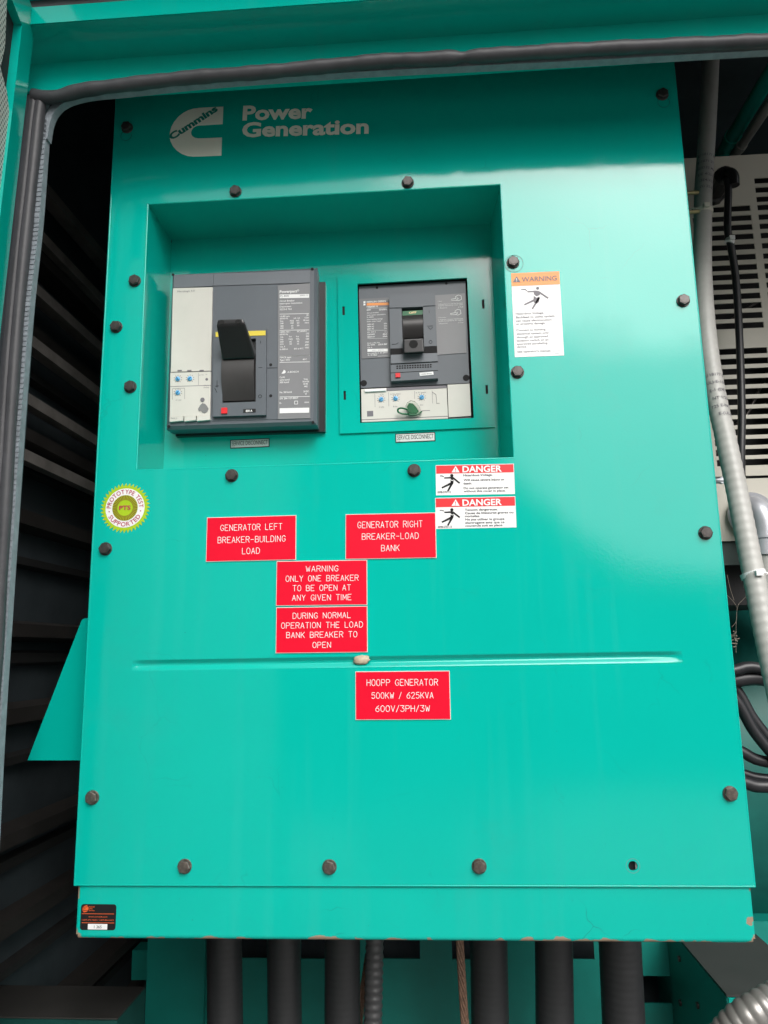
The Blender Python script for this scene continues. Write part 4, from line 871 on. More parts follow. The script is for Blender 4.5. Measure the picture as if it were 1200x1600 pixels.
# right breaker: trim plate
TY = RD - 0.003
F = Frame([(527, 429.2), (761.5, 416.3), (772, 667), (531, 677.6)], TY, (520, 400, 4.2857))
tp = F.root('trim_plate'); w, h = F.w / 2, F.h / 2
ci = F.poly([(165, 182), (905, 148), (938, 1086), (183, 1116)])
hx0, hx1, hz0, hz1 = (ci[0][0] + ci[3][0]) / 2, (ci[1][0] + ci[2][0]) / 2, (ci[2][1] + ci[3][1]) / 2, (ci[0][1] + ci[1][1]) / 2
sh = [F.rect(zx - 8, zy - 30, zx + 8, zy + 30) for zx, zy in ((72, 366), (1007, 322), (80, 933), (1031, 893))]
mb = MB(); cells(mb, -w, w, -h, h, [(hx0, hx1, hz0, hz1)] + sh, 0.0, 0.0028); mb.build('plate', M['teal'], tp)
mb = MB()
for s_ in sh: mb = MB(); mb.box(s_[0], s_[1], 0.0016, 0.0027, s_[2], s_[3]); mb.build('slot_backing', M['ink_black'], tp)
tag(tp, 'teal trim plate with four small slots framing the right breaker', 'trim plate')

RY = RD + 0.004
F = Frame([(561, 447.5), (727.5, 438.5), (737, 650), (564.5, 659.5)], RY, (520, 400, 4.2857))
r0 = F.root('circuit_breaker'); w, h = F.w / 2, F.h / 2
mb = MB(); mb.box(-w - 0.012, w + 0.012, 0.006, 0.06, -h - 0.012, h + 0.012); mb.build('rear_body', M['ink_black'], r0)
pl([(174, 205), (888, 166), (915, 850), (188, 884)], 0.0, 0.006, 'case', M['case'])
pl([(176, 288), (375, 278), (386, 676), (195, 688)], -0.0008, 0.0005, 'rating_label', mat('dark grey label', (0.155, 0.158, 0.168), 0.4))
lab_l = children(r0)[-1]
pl([(685, 263), (884, 249), (895, 648), (700, 662)], -0.0008, 0.0005, 'instruction_label', M['grey_label'])
lab_r = children(r0)[-1]
trip = pl([(190, 892), (762, 866), (772, 1088), (194, 1112)], -0.002, 0.004, 'trip_unit', M['beige'])
pl([(360, 884), (762, 866), (762, 884), (360, 904)], -0.0024, -0.0018, 'trip_header', M['ink_grey'], trip)
pl([(768, 862), (916, 855), (926, 1070), (776, 1080)], -0.001, 0.005, 'blank_block', M['beige']); 
pl([(776, 1080), (926, 1070), (926, 1082), (776, 1092)], 0.001, 0.005, 'block_shadow_gap', M['ink_grey'])
pl([(215, 893), (355, 886), (355, 901), (215, 909)], -0.0045, -0.0018, 'slider', M['white'], trip)
mb = MB()
for p0, p1 in (((282, 925), (284, 1015)), ((374, 918), (376, 1010)), ((547, 908), (548, 960)), ((665, 905), (668, 990))): mb.stroke([F.p(*p0), F.p(*p1)], .0004, -.0023, -.002)
mb.stroke([F.p(195, 1100), F.p(770, 1076)], .0006, -.0023, -.002); mb.stroke([F.p(596, 1040), F.p(650, 1038)], .0006, -.0023, -.002); mb.stroke([F.p(665, 915), F.p(690, 930), F.p(695, 960), F.p(695, 990), F.p(715, 990)], .0004, -.0023, -.002)
for st, x0, x1, yb in (('x In', 315, 340, 932), ('x Io max', 385, 455, 928), ('x Ir max', 555, 625, 918), ('Ir (A)', 312, 342, 1016), ('Io', 405, 432, 1012), ('Im', 585, 605, 1002)): text_box(mb, st, F, x0, yb - 9, x1, yb, -.0023, dy=-.002)
a = F.p(231, 1078); b = F.p(271, 1040); frame_mesh(mb, [(a[0], b[1]), (b[0], b[1]), (b[0], a[1]), (a[0], a[1])], [(a[0] + .003, b[1] - .003), (b[0] - .003, b[1] - .003), (b[0] - .003, a[1] + .003), (a[0] + .003, a[1] + .003)], -.0023, -.002); mb.box(a[0] + .0028, b[0] - .0028, -.0022, -.002, a[1] + .0028, b[1] - .0028)
mb.build('trip_print', M['ink_grey'], trip)
for zx, zy, nt_ in ((325, 964, 40), (421, 958, 145), (596, 950, 45)): dial(trip, F, zx, zy, 0.0031, -0.002, notch=nt_)
# toggle surround
FR = -0.009
q0 = F.poly([(376, 263), (684, 246), (705, 818), (390, 838)], FR); slot = F.poly([(460, 347), (603, 340), (613, 650), (470, 657)], FR)
mb = MB(); frame_mesh(mb, q0, slot, FR, 0.0); sur = mb.build('toggle_surround', M['case'], r0)
def ov(pts, name, m, t=0.0012): 
    mb = MB(); mb.prism(F.poly(pts, FR), FR - t, FR + 0.0002); return mb.build(name, m, sur)
ov([(378, 266), (684, 249), (687, 332), (604, 337), (604, 341), (460, 347), (379, 349)], 'upper_cap', M['case']); ov([(390, 664), (701, 652), (703, 706), (390, 722)], 'lower_cap', M['case_light'])
ov([(386, 620), (468, 618), (469, 660), (386, 662)], 'notch', M['ink_black'], .0003); ov([(613, 606), (698, 602), (700, 648), (613, 652)], 'notch', M['ink_black'], .0003)
mb = MB()
for r_ in range(2):
    for k in range(14):
        zx = 432 + k * 17.2; zy = 738 - k * 0.75 + r_ * 14; a = F.p(zx - 5.5, zy + 4.5, FR); b = F.p(zx + 5.5, zy - 4.5, FR); mb.box(a[0], b[0], FR - .0003, FR + .0002, a[1], b[1])
mb.stroke([F.p(388, 726, FR), F.p(704, 710, FR)], .0007, FR - .0003, FR); mb.stroke([F.p(388, 783, FR), F.p(704, 766, FR)], .0006, FR - .0003, FR)
c = F.p(655, 576, FR); mb.ring(c[0], c[1], .0018, .0023, FR - .0003, FR, 18); mb.stroke([F.p(632, 470, FR), F.p(672, 468, FR)], .0005, FR - .0003, FR); mb.stroke([F.p(395, 592, FR), F.p(425, 590, FR), F.p(440, 580, FR)], .0005, FR - .0003, FR); mb.stroke([F.p(645, 365, FR), F.p(646, 382, FR)], .0005, FR - .0003, FR)
mb.stroke([F.p(640, 478, FR), F.p(655, 492, FR), F.p(670, 476, FR)], .0005, FR - .0003, FR)
mb.build('vent_grille', M['ink_black'], sur)
ov([(420, 788), (452, 786), (453, 814), (421, 816)], 'trip_button', M['red_ink'], .002)
wl = ov([(580, 783), (672, 775), (675, 795), (583, 804)], 'rating_plug', M['white'], .0006); mb = MB(); text_box(mb, 'LOAD BANK', F, 590, 786, 664, 794, FR - .0009, dy=FR); mb.build('rating_lettering', M['ink_grey'], wl)
mb = MB(); mb.prism(slot, -.0012, -.0002); mb.build('slot_floor', M['black_plastic'], sur)
mb = MB(); mb.prism(F.poly([(466, 370), (603, 362), (604, 392), (467, 400)], -.006), -.0062, -.001); g_ = mb.build('green_strip', M['green_plastic'], sur)
mb = MB(); text_box(mb, 'OFF', F, 510, 374, 560, 386, -.0065, dy=-.006, bold=.01); mb.build('strip_lettering', M['brass'], g_)
drum(F, (470, 474), (603, 607), 402, 560, 0.009, -0.0015, 'lever_drum', M['dark_drum'], sur)
L0, L1 = -0.006, -0.022
qb = [F.p(470, 556, L0), F.p(606, 548, L0), F.p(610, 640, L0), F.p(472, 648, L0)]; qf = [F.p(470, 556, L1), F.p(607, 549, L1), F.p(614, 646, L1), F.p(472, 655, L1)]
mb = MB(); mb.hexa([(p[0], L1, p[1]) for p in qf] + [(p[0], L0, p[1]) for p in qb]); lev = mb.build('lever', M['black_plastic'], r0)
bv = lev.modifiers.new('bevel', 'BEVEL'); bv.width = 0.002; bv.segments = 3
c = F.p(540, 590, L1); mb = MB(); mb.disc(c[0], c[1], .0058, L1 - .0002, L1 + .003, 20); mb.build('lever_hole', bpy.data.materials['deep black'], lev)
mb = MB()
for zx, zy, rr in ((296, 212, .0017), (760, 184, .0017), (207, 852, .0044), (893, 816, .0044)):
    c = F.p(zx, zy); mb = MB(); mb.disc(c[0], c[1], rr, -.0003, .001, 18); mb.build('screw_hole', M['ink_black'], r0)
# prints
Z = F.zoom; F.zoom = (560, 460, 14.55); mb = MB()
def t2(st, x0, x1, yb, hh=28, bold=.01): text_box(mb, st, F, x0, yb - hh, x1, yb, -.0011, bold=bold, dy=-.0008)
def bar2(x0, y0, x1, y1): mb.prism(F.poly([(x0, y0 + 4), (x1, y0 - 4), (x1, y1 - 4), (x0, y1 + 4)], -.0008), -.001, -.0008)
t2('MERLIN GERIN', 190, 625, 182, 36, .02); bar2(115, 155, 160, 200); bar2(115, 212, 160, 250); t2('NSJ600 N', 190, 440, 295, 34, .02); bar2(195, 308, 660, 313); t2('600V', 190, 290, 370, 34, .02); t2('50/60Hz', 470, 655, 362, 34, .02)
for st, x1, yb in (('Circuit breaker', 465, 430), ('Interruptor automatico', 620, 475), ('In 600A', 350, 530), ('Interrupting ratings', 550, 575), ('Poder corte / rated', 510, 625)): t2(st, 195, x1, yb, 24)
for k in range(3): t2(('240V AC', '480V AC', '600V AC')[k], 200, 358, 695 + 52 * k, 28, .02); t2(('65k', '35k', '25k')[k], 582, 655, 678 + 53 * k, 28, .01)
bar2(200, 815, 655, 820); t2('IEC 947-2', 205, 395, 872, 26); t2('Icu', 600, 660, 865, 22); t2('220/240V', 205, 380, 925, 28, .02); t2('380/415V', 205, 380, 980, 28, .02); t2('85kA', 555, 660, 918, 28, .02); t2('50kA', 555, 660, 968, 28, .02); bar2(205, 1000, 655, 1004)
t2('Made in USA. Rev.', 205, 495, 1115, 24); t2('UL 769X', 205, 380, 1165, 32, .02); t2('32KA B47', 450, 660, 1152, 32, .02); t2('Cat. A', 205, 315, 1220, 26)
bar2(205, 1238, 668, 1302); t2('SN 0098-5 32 JB41', 205, 660, 1345, 22); t2('UL / IEC 0866A', 215, 430, 1395, 34, .01); bar2(440, 1400, 665, 1404)
mb.build('white_print', M['ink_white'], lab_l)
mb = MB(); mb.prism(F.poly([(190, 200), (695, 184), (697, 244), (190, 256)], -.0008), -.001, -.0008); mb.build('orange_bar', M['orange_ink'], lab_l)
mb = MB(); text_box(mb, 'NS - 600A', F, 320, 1262, 580, 1278, -.0013, dy=-.0008); mb.build('serial_print', M['ink_grey'], lab_l)
F.zoom = Z; mb = MB()
def wl_(pts, wd=.0007): mb.stroke([F.p(x, y, -.0008) for x, y in pts], wd, -.0011, -.0008)
for dy_, dx_ in ((0, 0), (96, -4)):       # two pointing hands
    wl_([(792 + dx_, 290 + dy_), (825 + dx_, 284 + dy_), (822 + dx_, 272 + dy_), (840 + dx_, 262 + dy_), (858 + dx_, 266 + dy_), (862 + dx_, 290 + dy_), (842 + dx_, 300 + dy_), (826 + dx_, 297 + dy_), (796 + dx_, 298 + dy_), (792 + dx_, 290 + dy_)]); wl_([(826 + dx_, 297 + dy_), (840 + dx_, 286 + dy_), (832 + dx_, 280 + dy_)])
for st, x0, x1, yb in (('1 Push', 704, 730, 308), ('2 Press here to trip the breaker', 706, 872, 324), ('before removing cover plate', 708, 872, 334), ('3 Rearm', 704, 765, 352), ('4 Pull', 838, 872, 346), ('1 Pousser', 706, 760, 416), ('2 Appuyer ici pour declencher', 706, 874, 427), ('avant ouverture du capot', 708, 874, 437), ('3 Rearmer', 710, 770, 456), ('4 Tirer', 838, 876, 450)): text_box(mb, st, F, x0, yb - 8, x1, yb, -.0011, dy=-.0008)
mb.build('white_print', M['ink_white'], lab_r)
tag(r0, 'smaller dark grey breaker with short black lever set in the teal trim plate', 'circuit breaker', 'circuit breakers in the recess')
# green wire seal
ps = at(520 + 535 / 4.2857, 400 + 1020 / 4.2857, RY - 0.006); se = empty('wire_seal', ps)
def sp_(zx, zy, dy): q = at(520 + zx / 4.2857, 400 + zy / 4.2857, RY + dy) - ps; return Vector((q.x, q.y, q.z))
body = [(490, 1030), (486, 1005), (497, 980), (520, 966), (548, 970), (570, 990), (586, 1020), (594, 1045), (575, 1060), (520, 1062), (496, 1050)]
mb = MB(); mb.prism([(sp_(x, y, -.010).x, sp_(x, y, -.010).z) for x, y in body], -0.005, 0.001); o = mb.build('clear_shell', M['clear'], se); bv = o.modifiers.new('bevel', 'BEVEL'); bv.width = .0012; bv.segments = 2
mb = MB(); mb.prism([(sp_(x, y, -.009).x, sp_(x, y, -.009).z) for x, y in ((505, 1040), (498, 1010), (510, 985), (535, 988), (556, 1010), (575, 1040), (560, 1056), (515, 1055))], -0.0035, -0.0005); mb.build('green_core', M['green_plastic'], se)
mb = MB(); mb.tube([sp_(x, y, d) for x, y, d in ((500, 1030, -.008), (480, 1022, -.010), (455, 1018, -.012), (437, 1026, -.012), (438, 1044, -.010), (460, 1055, -.009), (490, 1058, -.008), (530, 1062, -.008), (575, 1058, -.007), (595, 1042, -.005))], .0012, n=8, step=.001); mb.build('wire', M['green_plastic'], se)
tag(se, 'green wire seal in clear plastic hanging on the right breaker trip unit', 'seal tag')

# ------------------------------------------------------------------ right side: conduit, cable, louvred cabinet
CP = [(1112, 60, .22), (1109, 130, .21), (1104, 220, .20), (1099, 300, .19), (1098, 360, .18), (1098, 430, .165), (1104, 520, .145), (1117, 610, .125), (1135, 690, .105), (1152, 770, .09), (1168, 850, .075), (1184, 930, .06), (1200, 1010, .05), (1222, 1110, .045), (1250, 1240, .06)]
pc = [at(x, y, Y) for x, y, Y in CP]
cn = empty('flexible_conduit', pc[5]); P_ = [p - cn.location for p in pc]
def rings(d, t): return 0.0128 + 0.00022 * math.sin(d * 2 * math.pi / 0.0115) * min(1, max(0.2, (t - 0.3) * 4))
mb = MB(); mb.tube(P_, 0.0128, n=28, step=0.0016, rf=rings); cj = mb.build('jacket', M['conduit_grey'], cn)
PR = resample(P_, 0.002)
def conduit_text(rows, i0, di, m):
    mb = MB()
    for r_, st in enumerate(rows):
        i = i0 + r_ * di; p = PR[i]; T_ = (PR[i + 1] - PR[i - 1]).normalized()
        Nn = Vector((0, -1, 0)); Nn = (Nn - T_ * Nn.dot(T_)).normalized(); B_ = Nn.cross(T_)
        if B_.x < 0: B_ = -B_
        up = -T_ if T_.z < 0 else T_
        vs, fs = glyphs(st, .01); x0 = min(v[0] for v in vs); x1 = max(v[0] for v in vs); sc = .0042 / CAP; out = []
        for a, b, _ in vs:
            th = ((a - (x0 + x1) / 2) * sc) / .0128 - 0.25 + 0.1 * r_; R2 = .01335
            out.append(p + Nn * (R2 * math.cos(th)) + B_ * (R2 * math.sin(th)) + up * (b * sc))
        mb.add(out, fs)
    return mb.build('printed_lettering', m, cn)
def idx(py): 
    return min(range(len(PR)), key=lambda i: abs((PR[i] + cn.location - at(1100, py, .18)).z))
conduit_text(['L E118177 61', 'E-1671 ST', '32/D32 MM', 'DE 4/25 N', '-3E4/XTN', '(S) 25-EX'], idx(242), 6, M['ink_grey'])
i2 = min(range(len(PR)), key=lambda i: abs((PR[i] + cn.location).z - at(1117, 594, .125).z))
conduit_text(['L E118177 61', '(UL)-E-168', 'E-1 (DE)', 'NT 1/25', 'T25 E-N(TS)', 'E-(UL)E'], i2, 6, M['ink_grey'])
tag(cn, 'thick grey flexible conduit with printed rings curving down along the right panel edge', 'conduit')
# ties
def tie(pt, T_, rad, name, lab, m, wd=.0045, tail=None):
    r0 = empty(name, pt); mb = MB(); q = T_.to_track_quat('Y', 'Z').to_matrix(); tmp = MB()
    tmp.lathe([(rad, -wd / 2), (rad + .0012, -wd / 2), (rad + .0012, wd / 2), (rad, wd / 2)], n=28)
    mb.add([q @ Vector(v) for v in tmp.v], tmp.f); mb.build('band', m, r0)
    mb = MB(); mb.box(-.004, .004, -rad - .0062, -rad - .0005, -.0028, .0035); mb.build('buckle', m, r0)
    if tail: mb = MB(); mb.tube([Vector(t) for t in tail], .0016, n=6, flat=.5); mb.build('tail', m, r0)
    tag(r0, lab, 'cable tie', 'nylon cable ties on the right'); return r0
p = at(1098, 331, .185); tie(p, Vector((0.05, -.1, 1)).normalized(), .0134, 'cable_tie', 'beige cable tie around the grey conduit beside a brass stud', M['tie'], .006, [(-.012, -.01, 0), (-.018, -.005, .004), (-.026, 0, .002)])
p = at(1177, 898, .0675); tie(p, Vector((-.2, .15, 1)).normalized(), .0134, 'cable_tie', 'broad white cable tie around the lower grey conduit', M['white'], .006, [(.011, -.01, 0), (.02, -.002, .002), (.04, .02, .004)])
# studs
for k, (px, py, lab) in enumerate(((1082, 301, 'upper brass threaded stud poking out behind the panel edge'), (1083, 331, 'lower brass threaded stud tied to the grey conduit'))):
    p = at(px, py, .13); r0 = empty('threaded_stud', p); mb = MB(); mb.tube([Vector((-.02, 0, 0)), Vector((.0, 0, 0)), Vector((.0085, 0, 0))], .0026, n=12, step=.0004, rf=lambda d, t: .0026 + .0004 * math.sin(d * 2 * math.pi / .0014)); mb.build('thread', M['brass'], r0); tag(r0, lab, 'stud', 'threaded studs at the panel edge')
p = at(1123, 751, .14); r0 = empty('pipe_stub', p); mb = MB(); mb.tube([Vector((-.03, 0, 0)), Vector((.005, 0, 0))], .004, n=14); mb.lathe([(.0045, -.003), (.0045, .003)], .004, 0, 12); mb.build('stub', M['fitting'], r0); tag(r0, 'small grey pipe stub behind the panel edge under the louvres', 'pipe stub')

LV = 0.33
lc = empty('louvred_cabinet', at(1150, 870, LV)); base = lc.location.copy()
zt = at(1150, 243, LV).z; zb = at(1150, 744, LV).z; xl = at(1085, 500, LV).x - 0.05; xr = at(1290, 500, LV).x + .05
c1r = at(1181, 400, LV).x; c1l = at(1088, 400, LV).x; c2l = at(1192.5, 400, LV).x; c2r = xr - 0.02; sh_ = .0052
rows1 = [326, 341, 355.5, 370, 386, 402, 418, 432.5, 447.5, 463, 478, 493.5, 509]; rows2 = [282, 296.5, 311] ; rows3 = [549 + 15.8 * k for k in range(12)]
holes = []
for y in rows1: zc = at(1150, y, LV).z; holes += [(c1l, c1r, zc - sh_, zc + sh_), (c2l, c2r, zc - sh_, zc + sh_)]
for y in rows2: zc = at(1190, y, LV).z; holes.append((c2l, c2r, zc - sh_, zc + sh_))
for y in rows3: zc = at(1150, y, LV).z; holes.append((c1l, at(1199, 549, LV).x, zc - sh_, zc + sh_))
mb = MB(); cells(mb, xl, xr, zb, zt, holes, LV, LV + .002); mb.box(xl, xr, LV + .002, LV + .25, zt - .002, zt - .0002)
o = mb.build('louvred_cover', M['cream_metal'], lc); o.location = -base
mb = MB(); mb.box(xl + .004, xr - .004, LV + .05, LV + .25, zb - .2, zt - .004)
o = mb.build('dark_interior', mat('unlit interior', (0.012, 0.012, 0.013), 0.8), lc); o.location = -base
mb = MB(); mb.box(at(1164, 760, LV).x, xr, LV - .003, LV, at(1150, 870, LV).z, at(1180, 748, LV).z); mb.box(xl, at(1162, 760, LV).x, LV + .004, LV + .006, at(1130, 845, LV).z, zb - .004); o = mb.build('lower_plate', M['cream_metal'], lc); o.location = -base
mb = MB(); mb.box(xl, xr, LV + .01, LV + .015, at(1130, 882, LV).z, at(1130, 846, LV).z); o = mb.build('lower_rail', mat('grimy green', (0.04, 0.06, 0.055), .6, var=.3), lc); o.location = -base
tag(lc, 'cream cabinet with rows of black louvre slots behind the grey conduit', 'cabinet')
# wires seen through the slots
for k, (a, b, c_) in enumerate((((1170, 480), (1190, 470), 'upper'), ((1165, 650), (1200, 580), 'lower'))):
    p = at(*a, LV + .03); q = at(*b, LV + .035); r0 = empty('loose_wire', p); mb = MB(); mb.tube([Vector((-.03, .01, -.02)), Vector((0, 0, 0)), q - p, (q - p) * 1.8 + Vector((0, .01, -.01))], .0028, n=8, step=.004); mb.build('wire', M['bolt'], r0); tag(r0, 'dark loose wire inside the cabinet behind its %s louvre rows' % c_, 'wire')

# black cable with gland
cp = [(1130, 277, .28), (1136, 282, .262), (1138, 300, .26), (1137, 330, .262), (1137, 360, .265), (1142, 385, .27), (1149, 430, .275), (1154, 500, .275), (1157, 570, .27), (1159, 650, .26), (1158, 720, .255), (1160, 790, .26)]
P0 = at(1130, 277, .28); r0 = empty('gland_cable', P0)
mb = MB(); mb.tube([at(*c) - P0 for c in cp], .0058, n=14, step=.004); mb.build('cable', M['cable'], r0)
mb = MB(); mb.lathe([(.02, LV - .001 - P0.y), (.02, LV - .010 - P0.y), (.016, LV - .014 - P0.y), (.016, -.004), (.0125, -.012), (.0, -.013)], .0, .0, 12, smooth=False); mb.tube([Vector((.0, .01, .0)), Vector((.002, -.012, -.001)), Vector((.006, -.022, -.012)), Vector((.006, -.022, -.03))], .0085, n=14, step=.003); mb.build('gland', M['black_plastic'], r0)
tag(r0, 'black cable leaving a round gland and hanging over the louvre slots', 'cable')
p = at(1140, 377, .267); tie(p, Vector((.5, -.1, 1)).normalized(), .0062, 'cable_tie', 'small white cable tie on the black cable over the louvres', M['white'], .006)

# elbow fitting
P0 = at(1180, 800, LV - .05); r0 = empty('conduit_elbow', P0)
el = [(1164, 806, LV), (1170, 796, LV - .02), (1178, 792, LV - .04), (1188, 802, LV - .05), (1193, 825, LV - .052), (1195, 850, LV - .052)]
mb = MB(); mb.tube([at(*c) - P0 for c in el], .0165, n=20, step=.004); mb.build('elbow', M['fitting'], r0)
p1 = at(1195, 838, LV - .052) - P0; p2 = at(1197, 868, LV - .052) - P0
mb = MB(); mb.tube([p1, p1 + Vector((0, 0, -.004))], .0205, n=20); mb.tube([p1 + Vector((0, 0, -.006)), p2], .0195, n=20); mb.build('compression_nut', M['fitting'], r0)
p3 = at(1200, 940, LV - .052) - P0; mb = MB(); mb.tube([p2, p3], .016, n=18); mb.build('pipe', M['conduit_grey'], r0)
mb = MB(); mb.lathe([(.036, LV - .0045 - P0.y), (.036, LV - .0085 - P0.y), (.0, LV - .0085 - P0.y)], (at(1172, 806, LV) - P0).x, (at(1172, 806, LV) - P0).z, 28); mb.build('flange', M['fitting'], r0)
tag(r0, 'galvanised conduit elbow on the cream plate below the louvres', 'fitting')

# alternator drum
r0 = empty('alternator', (0.75, .92, .55)); mb = MB(); n = 48; rr = .36; zc = at(1180, 1200, .42).z - .04
vv = []
for x in (.28, 1.5):
    for k in range(n): a = 2 * math.pi * k / n; vv.append((x - .75, rr * math.cos(a), zc - .55 + rr * math.sin(a)))
mb.add(vv, [(k, (k + 1) % n, n + (k + 1) % n, n + k) for k in range(n)], True); mb.add(vv[:n], [tuple(range(n))]); mb.add(vv[n:], [tuple(range(n))])
M['alt'] = mat('dull green machine paint', (0.003, 0.12, 0.10), 0.5, var=0.2); mb.build('drum', M['alt'], r0)
mb = MB(); mb.box(-.4, .8, -.3, .3, -.2, zc - .55 - .25); mb.build('foot', M['teal_inner'], r0); tag(r0, 'green alternator drum behind the black cables at the right edge', 'alternator')
# loose black cables
CB = [([(1120, 1052), (1150, 1047), (1172, 1042), (1215, 1050)], .0075, 'topmost black cable curling out behind the right panel edge'), ([(1120, 1066), (1150, 1062), (1180, 1059), (1215, 1064)], .0105, 'thick black cable just under the topmost cable at the right edge'),
      ([(1120, 1050), (1152, 1080), (1176, 1122), (1215, 1172)], .0075, 'upper of two black cables slanting down at the right edge'), ([(1120, 1060), (1153, 1098), (1178, 1142), (1215, 1188)], .0075, 'lower of two black cables slanting down at the right edge'),
      ([(1120, 1160), (1158, 1174), (1180, 1186), (1215, 1194)], .0075, 'black cable alone between the slanting pair and the bottom pair'), ([(1120, 1198), (1160, 1208), (1180, 1214), (1215, 1218)], .006, 'upper black cable of the lowest pair at the right edge'), ([(1120, 1212), (1162, 1222), (1182, 1228), (1215, 1228)], .0085, 'lowest black cable at the right edge above the worn bolt')]
for k, (pts, rad, lab) in enumerate(CB):
    Y = .20 + .012 * (k % 3); P0 = at(*pts[1], Y); r0 = empty('power_cable', P0); mb = MB(); mb.tube([at(x, y, Y) - P0 for x, y in pts], rad, n=14, step=.005); mb.build('sheath', M['cable'], r0); tag(r0, lab, 'cable', 'black cables beside the panel')
# cobweb with debris
P0 = at(1148, 985, .06); r0 = empty('cobweb', P0); mb = MB()
for pts in ([(1136, 898), (1141, 920), (1147, 938)], [(1172, 926), (1158, 940), (1152, 950), (1150, 985), (1150, 1020)], [(1136, 930), (1146, 940), (1152, 950)], [(1143, 980), (1150, 972), (1151, 962)]):
    mb.tube([at(x, y, .06) - P0 for x, y in pts], .00025, n=5, step=.004)
for _ in range(10): 
    x, y = random.gauss(1149, 2), random.gauss(997, 5); p = at(x, y, .06) - P0; d = Vector((random.gauss(0, .003), random.gauss(0, .002), random.gauss(0, .003))); mb.tube([p - d, p + d], .0007, n=5)
mb.build('strands', M['web'], r0); tag(r0, 'dusty cobweb with bits of debris at the right panel edge', 'cobweb')
# ceiling pipes at the top right
for (a, b, rad, m, lab) in (((1225, 80, .24), (1122, 252, .60), .014, M['teal'], 'dark green pipe slanting under the dark ceiling at the top right'), ((1232, 118, .24), (1138, 258, .60), .009, M['conduit_grey'], 'thin dark pipe beside the green one under the ceiling')):
    P0 = at(*a); r0 = empty('ceiling_pipe', P0); mb = MB(); q = at(*b) - P0; mb.tube([Vector((0, 0, 0)), q], rad, n=16); mb.build('pipe', m, r0); mb = MB(); d = q.normalized(); mb.tube([q * .72, q * .72 + d * .02], rad * 1.18, n=16); mb.build('collar', m, r0); tag(r0, lab, 'pipe')

# ------------------------------------------------------------------ below the skirt
BP = .48
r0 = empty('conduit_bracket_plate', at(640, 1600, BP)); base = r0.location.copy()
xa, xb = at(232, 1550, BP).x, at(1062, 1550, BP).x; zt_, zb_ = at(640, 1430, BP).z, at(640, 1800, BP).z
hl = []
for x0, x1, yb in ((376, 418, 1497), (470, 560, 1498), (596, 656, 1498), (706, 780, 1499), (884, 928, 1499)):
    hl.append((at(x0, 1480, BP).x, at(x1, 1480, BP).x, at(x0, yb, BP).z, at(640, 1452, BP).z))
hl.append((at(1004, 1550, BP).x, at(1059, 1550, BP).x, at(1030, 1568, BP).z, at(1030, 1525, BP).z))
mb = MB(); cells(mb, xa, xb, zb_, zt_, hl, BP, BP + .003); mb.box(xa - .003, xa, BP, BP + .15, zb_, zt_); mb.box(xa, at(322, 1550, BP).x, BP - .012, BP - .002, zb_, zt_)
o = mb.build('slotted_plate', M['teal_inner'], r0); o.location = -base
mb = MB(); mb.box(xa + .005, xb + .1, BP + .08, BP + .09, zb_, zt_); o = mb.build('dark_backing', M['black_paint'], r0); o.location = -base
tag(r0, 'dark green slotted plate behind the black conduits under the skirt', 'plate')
CD = [(350, 352, 0.0248, .28, 'leftmost thick black conduit under the skirt'), (443, 445, .024, .29, 'second thick black conduit from the left under the skirt'), (535, 535, 0.0248, .28, 'thick black conduit left of the thin ribbed one under the skirt'),
      (763, 766, .0258, .28, 'thick black conduit with a seam, right of the copper braid'), (865, 867, .0258, .28, 'second thick black conduit from the right under the skirt'), (967, 975, .0285, .28, 'rightmost and widest black conduit under the skirt')]
for x0, x1, rad, Y, lab in CD:
    a, b = at(x0, 1440, Y), at(x1, 1610, Y); c = at(x1 + (x1 - x0), 1780, Y); P0 = b; r0 = empty('black_conduit', P0); mb = MB()
    mb.tube([a - P0, b - P0, c - P0], rad, n=26, step=.0012, rf=lambda d, t, rad=rad: rad + .00009 * math.sin(d * 2 * math.pi / .009)); mb.build('jacket', M['conduit_black'], r0); tag(r0, lab, 'conduit', 'black conduits under the skirt')
P0 = at(583, 1610, .28); r0 = empty('ribbed_conduit', P0); mb = MB(); mb.tube([at(586, 1440, .28) - P0, at(584, 1540, .28) - P0, at(578, 1780, .28) - P0], .0125, n=20, step=.001, rf=lambda d, t: .0124 + .0007 * math.sin(d * 2 * math.pi / .0105)); mb.build('jacket', mat('grey ribbed jacket', (.085, .085, .088), .4, var=.15), r0); tag(r0, 'thin grey ribbed conduit between the black ones under the skirt', 'conduit')
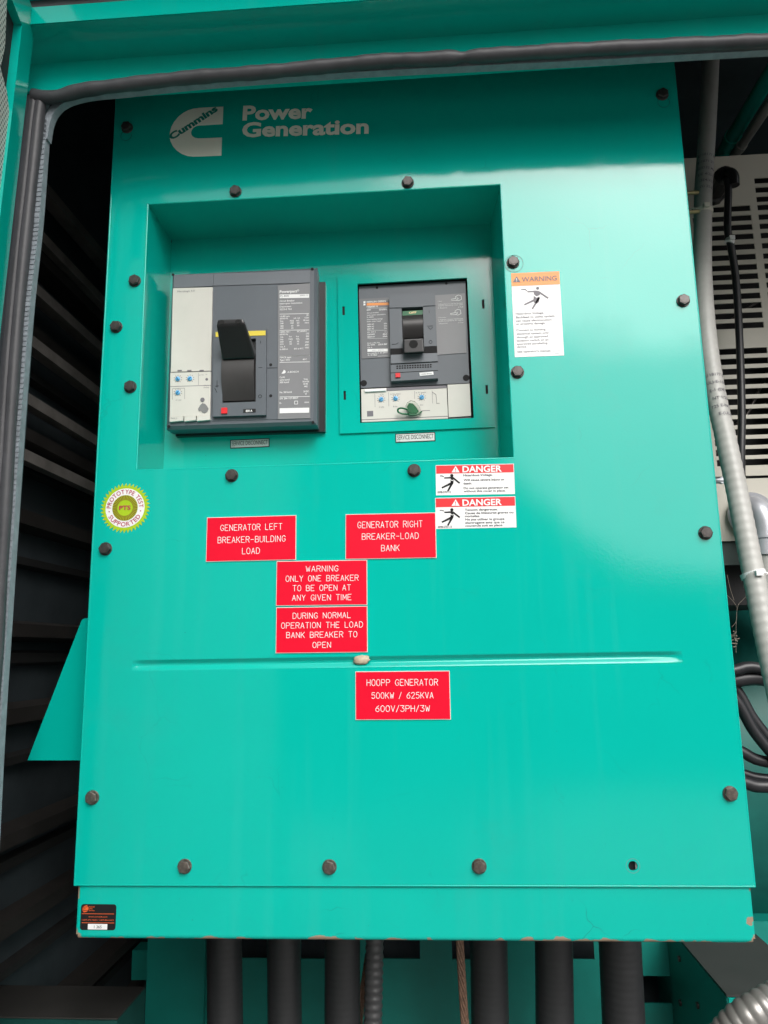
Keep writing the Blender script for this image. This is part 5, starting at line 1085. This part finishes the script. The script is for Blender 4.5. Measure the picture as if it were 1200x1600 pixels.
def braid(pts, Y, rad, lab):
    P0 = at(*pts[1], Y); r0 = empty('braided_strap', P0); mb = MB(); C_ = resample([at(x, y, Y) - P0 for x, y in pts], .002)
    for k in range(7):
        mb.tube([p + Vector((rad * .75 * math.cos(2 * math.pi * k / 7 + i * .16), rad * .4 * math.sin(2 * math.pi * k / 7 + i * .16), 0)) for i, p in enumerate(C_)], rad * .36, n=6)
    mb.build('strands', M['copper'], r0); tag(r0, lab, 'copper strap', 'braided copper straps')
braid([(717, 1440), (720, 1500), (727, 1610), (733, 1700)], .26, .0052, 'brown braided copper strap hanging straight down left of the seamed conduit')
braid([(576, 1490), (570, 1530), (562, 1590), (556, 1700)], .31, .0048, 'brown braided strap half hidden beside the thin ribbed conduit')
# junction box at the bottom right
JY = .22; r0 = empty('junction_box', at(1160, 1640, JY)); base = r0.location.copy()
fl_ = at(1136, 1558, JY); xr_ = at(1290, 1560, JY).x; zb_ = at(1136, 1800, JY).z
mb = MB(); mb.box(fl_.x + .002, xr_, JY, JY + .003, zb_, fl_.z - .001); o = mb.build('front_panel', M['teal'], r0); o.location = -base
mb = MB(); mb.box(fl_.x, xr_, JY + .0005, JY + .36, fl_.z, fl_.z + .003); o = mb.build('lid', mat('dark grey lid', (.045, .045, .043), .5, var=.1), r0); o.location = -base
mb = MB(); mb.box(fl_.x, fl_.x + .0018, JY + .0035, JY + .36, zb_, fl_.z - .001); o = mb.build('side_panel', M['teal_inner'], r0); o.location = -base
def on_side(px, py):
    d = ROT @ Vector(((px - 600) / FPX, 1, -(py - 800) / FPX)); return CAM + d * ((fl_.x - CAM.x) / d.x)
for px, py in ((1091, 1571), (1064, 1567), (1062, 1498)):
    p = on_side(px, py) - base; mb = MB(); mb.tube([p + Vector((-.003, 0, 0)), p + Vector((.001, 0, 0))], .0045, n=12); mb.build('rivet', M['bolt'], r0)
tag(r0, 'green junction box with dark grey lid at the bottom right corner', 'box')
P0 = at(1170, 1585, .15); r0 = empty('flexible_conduit', P0); mb = MB()
mb.tube([at(1118, 1640, .16) - P0, at(1150, 1602, .15) - P0, at(1180, 1580, .145) - P0, at(1225, 1555, .15) - P0], .02, n=24, step=.001, rf=lambda d, t: .0187 + .0016 * abs(math.sin(d * math.pi / .0105))); mb.build('jacket', M['steel_flex'], r0); tag(r0, 'ribbed steel flexible conduit crossing the bottom right corner', 'conduit')
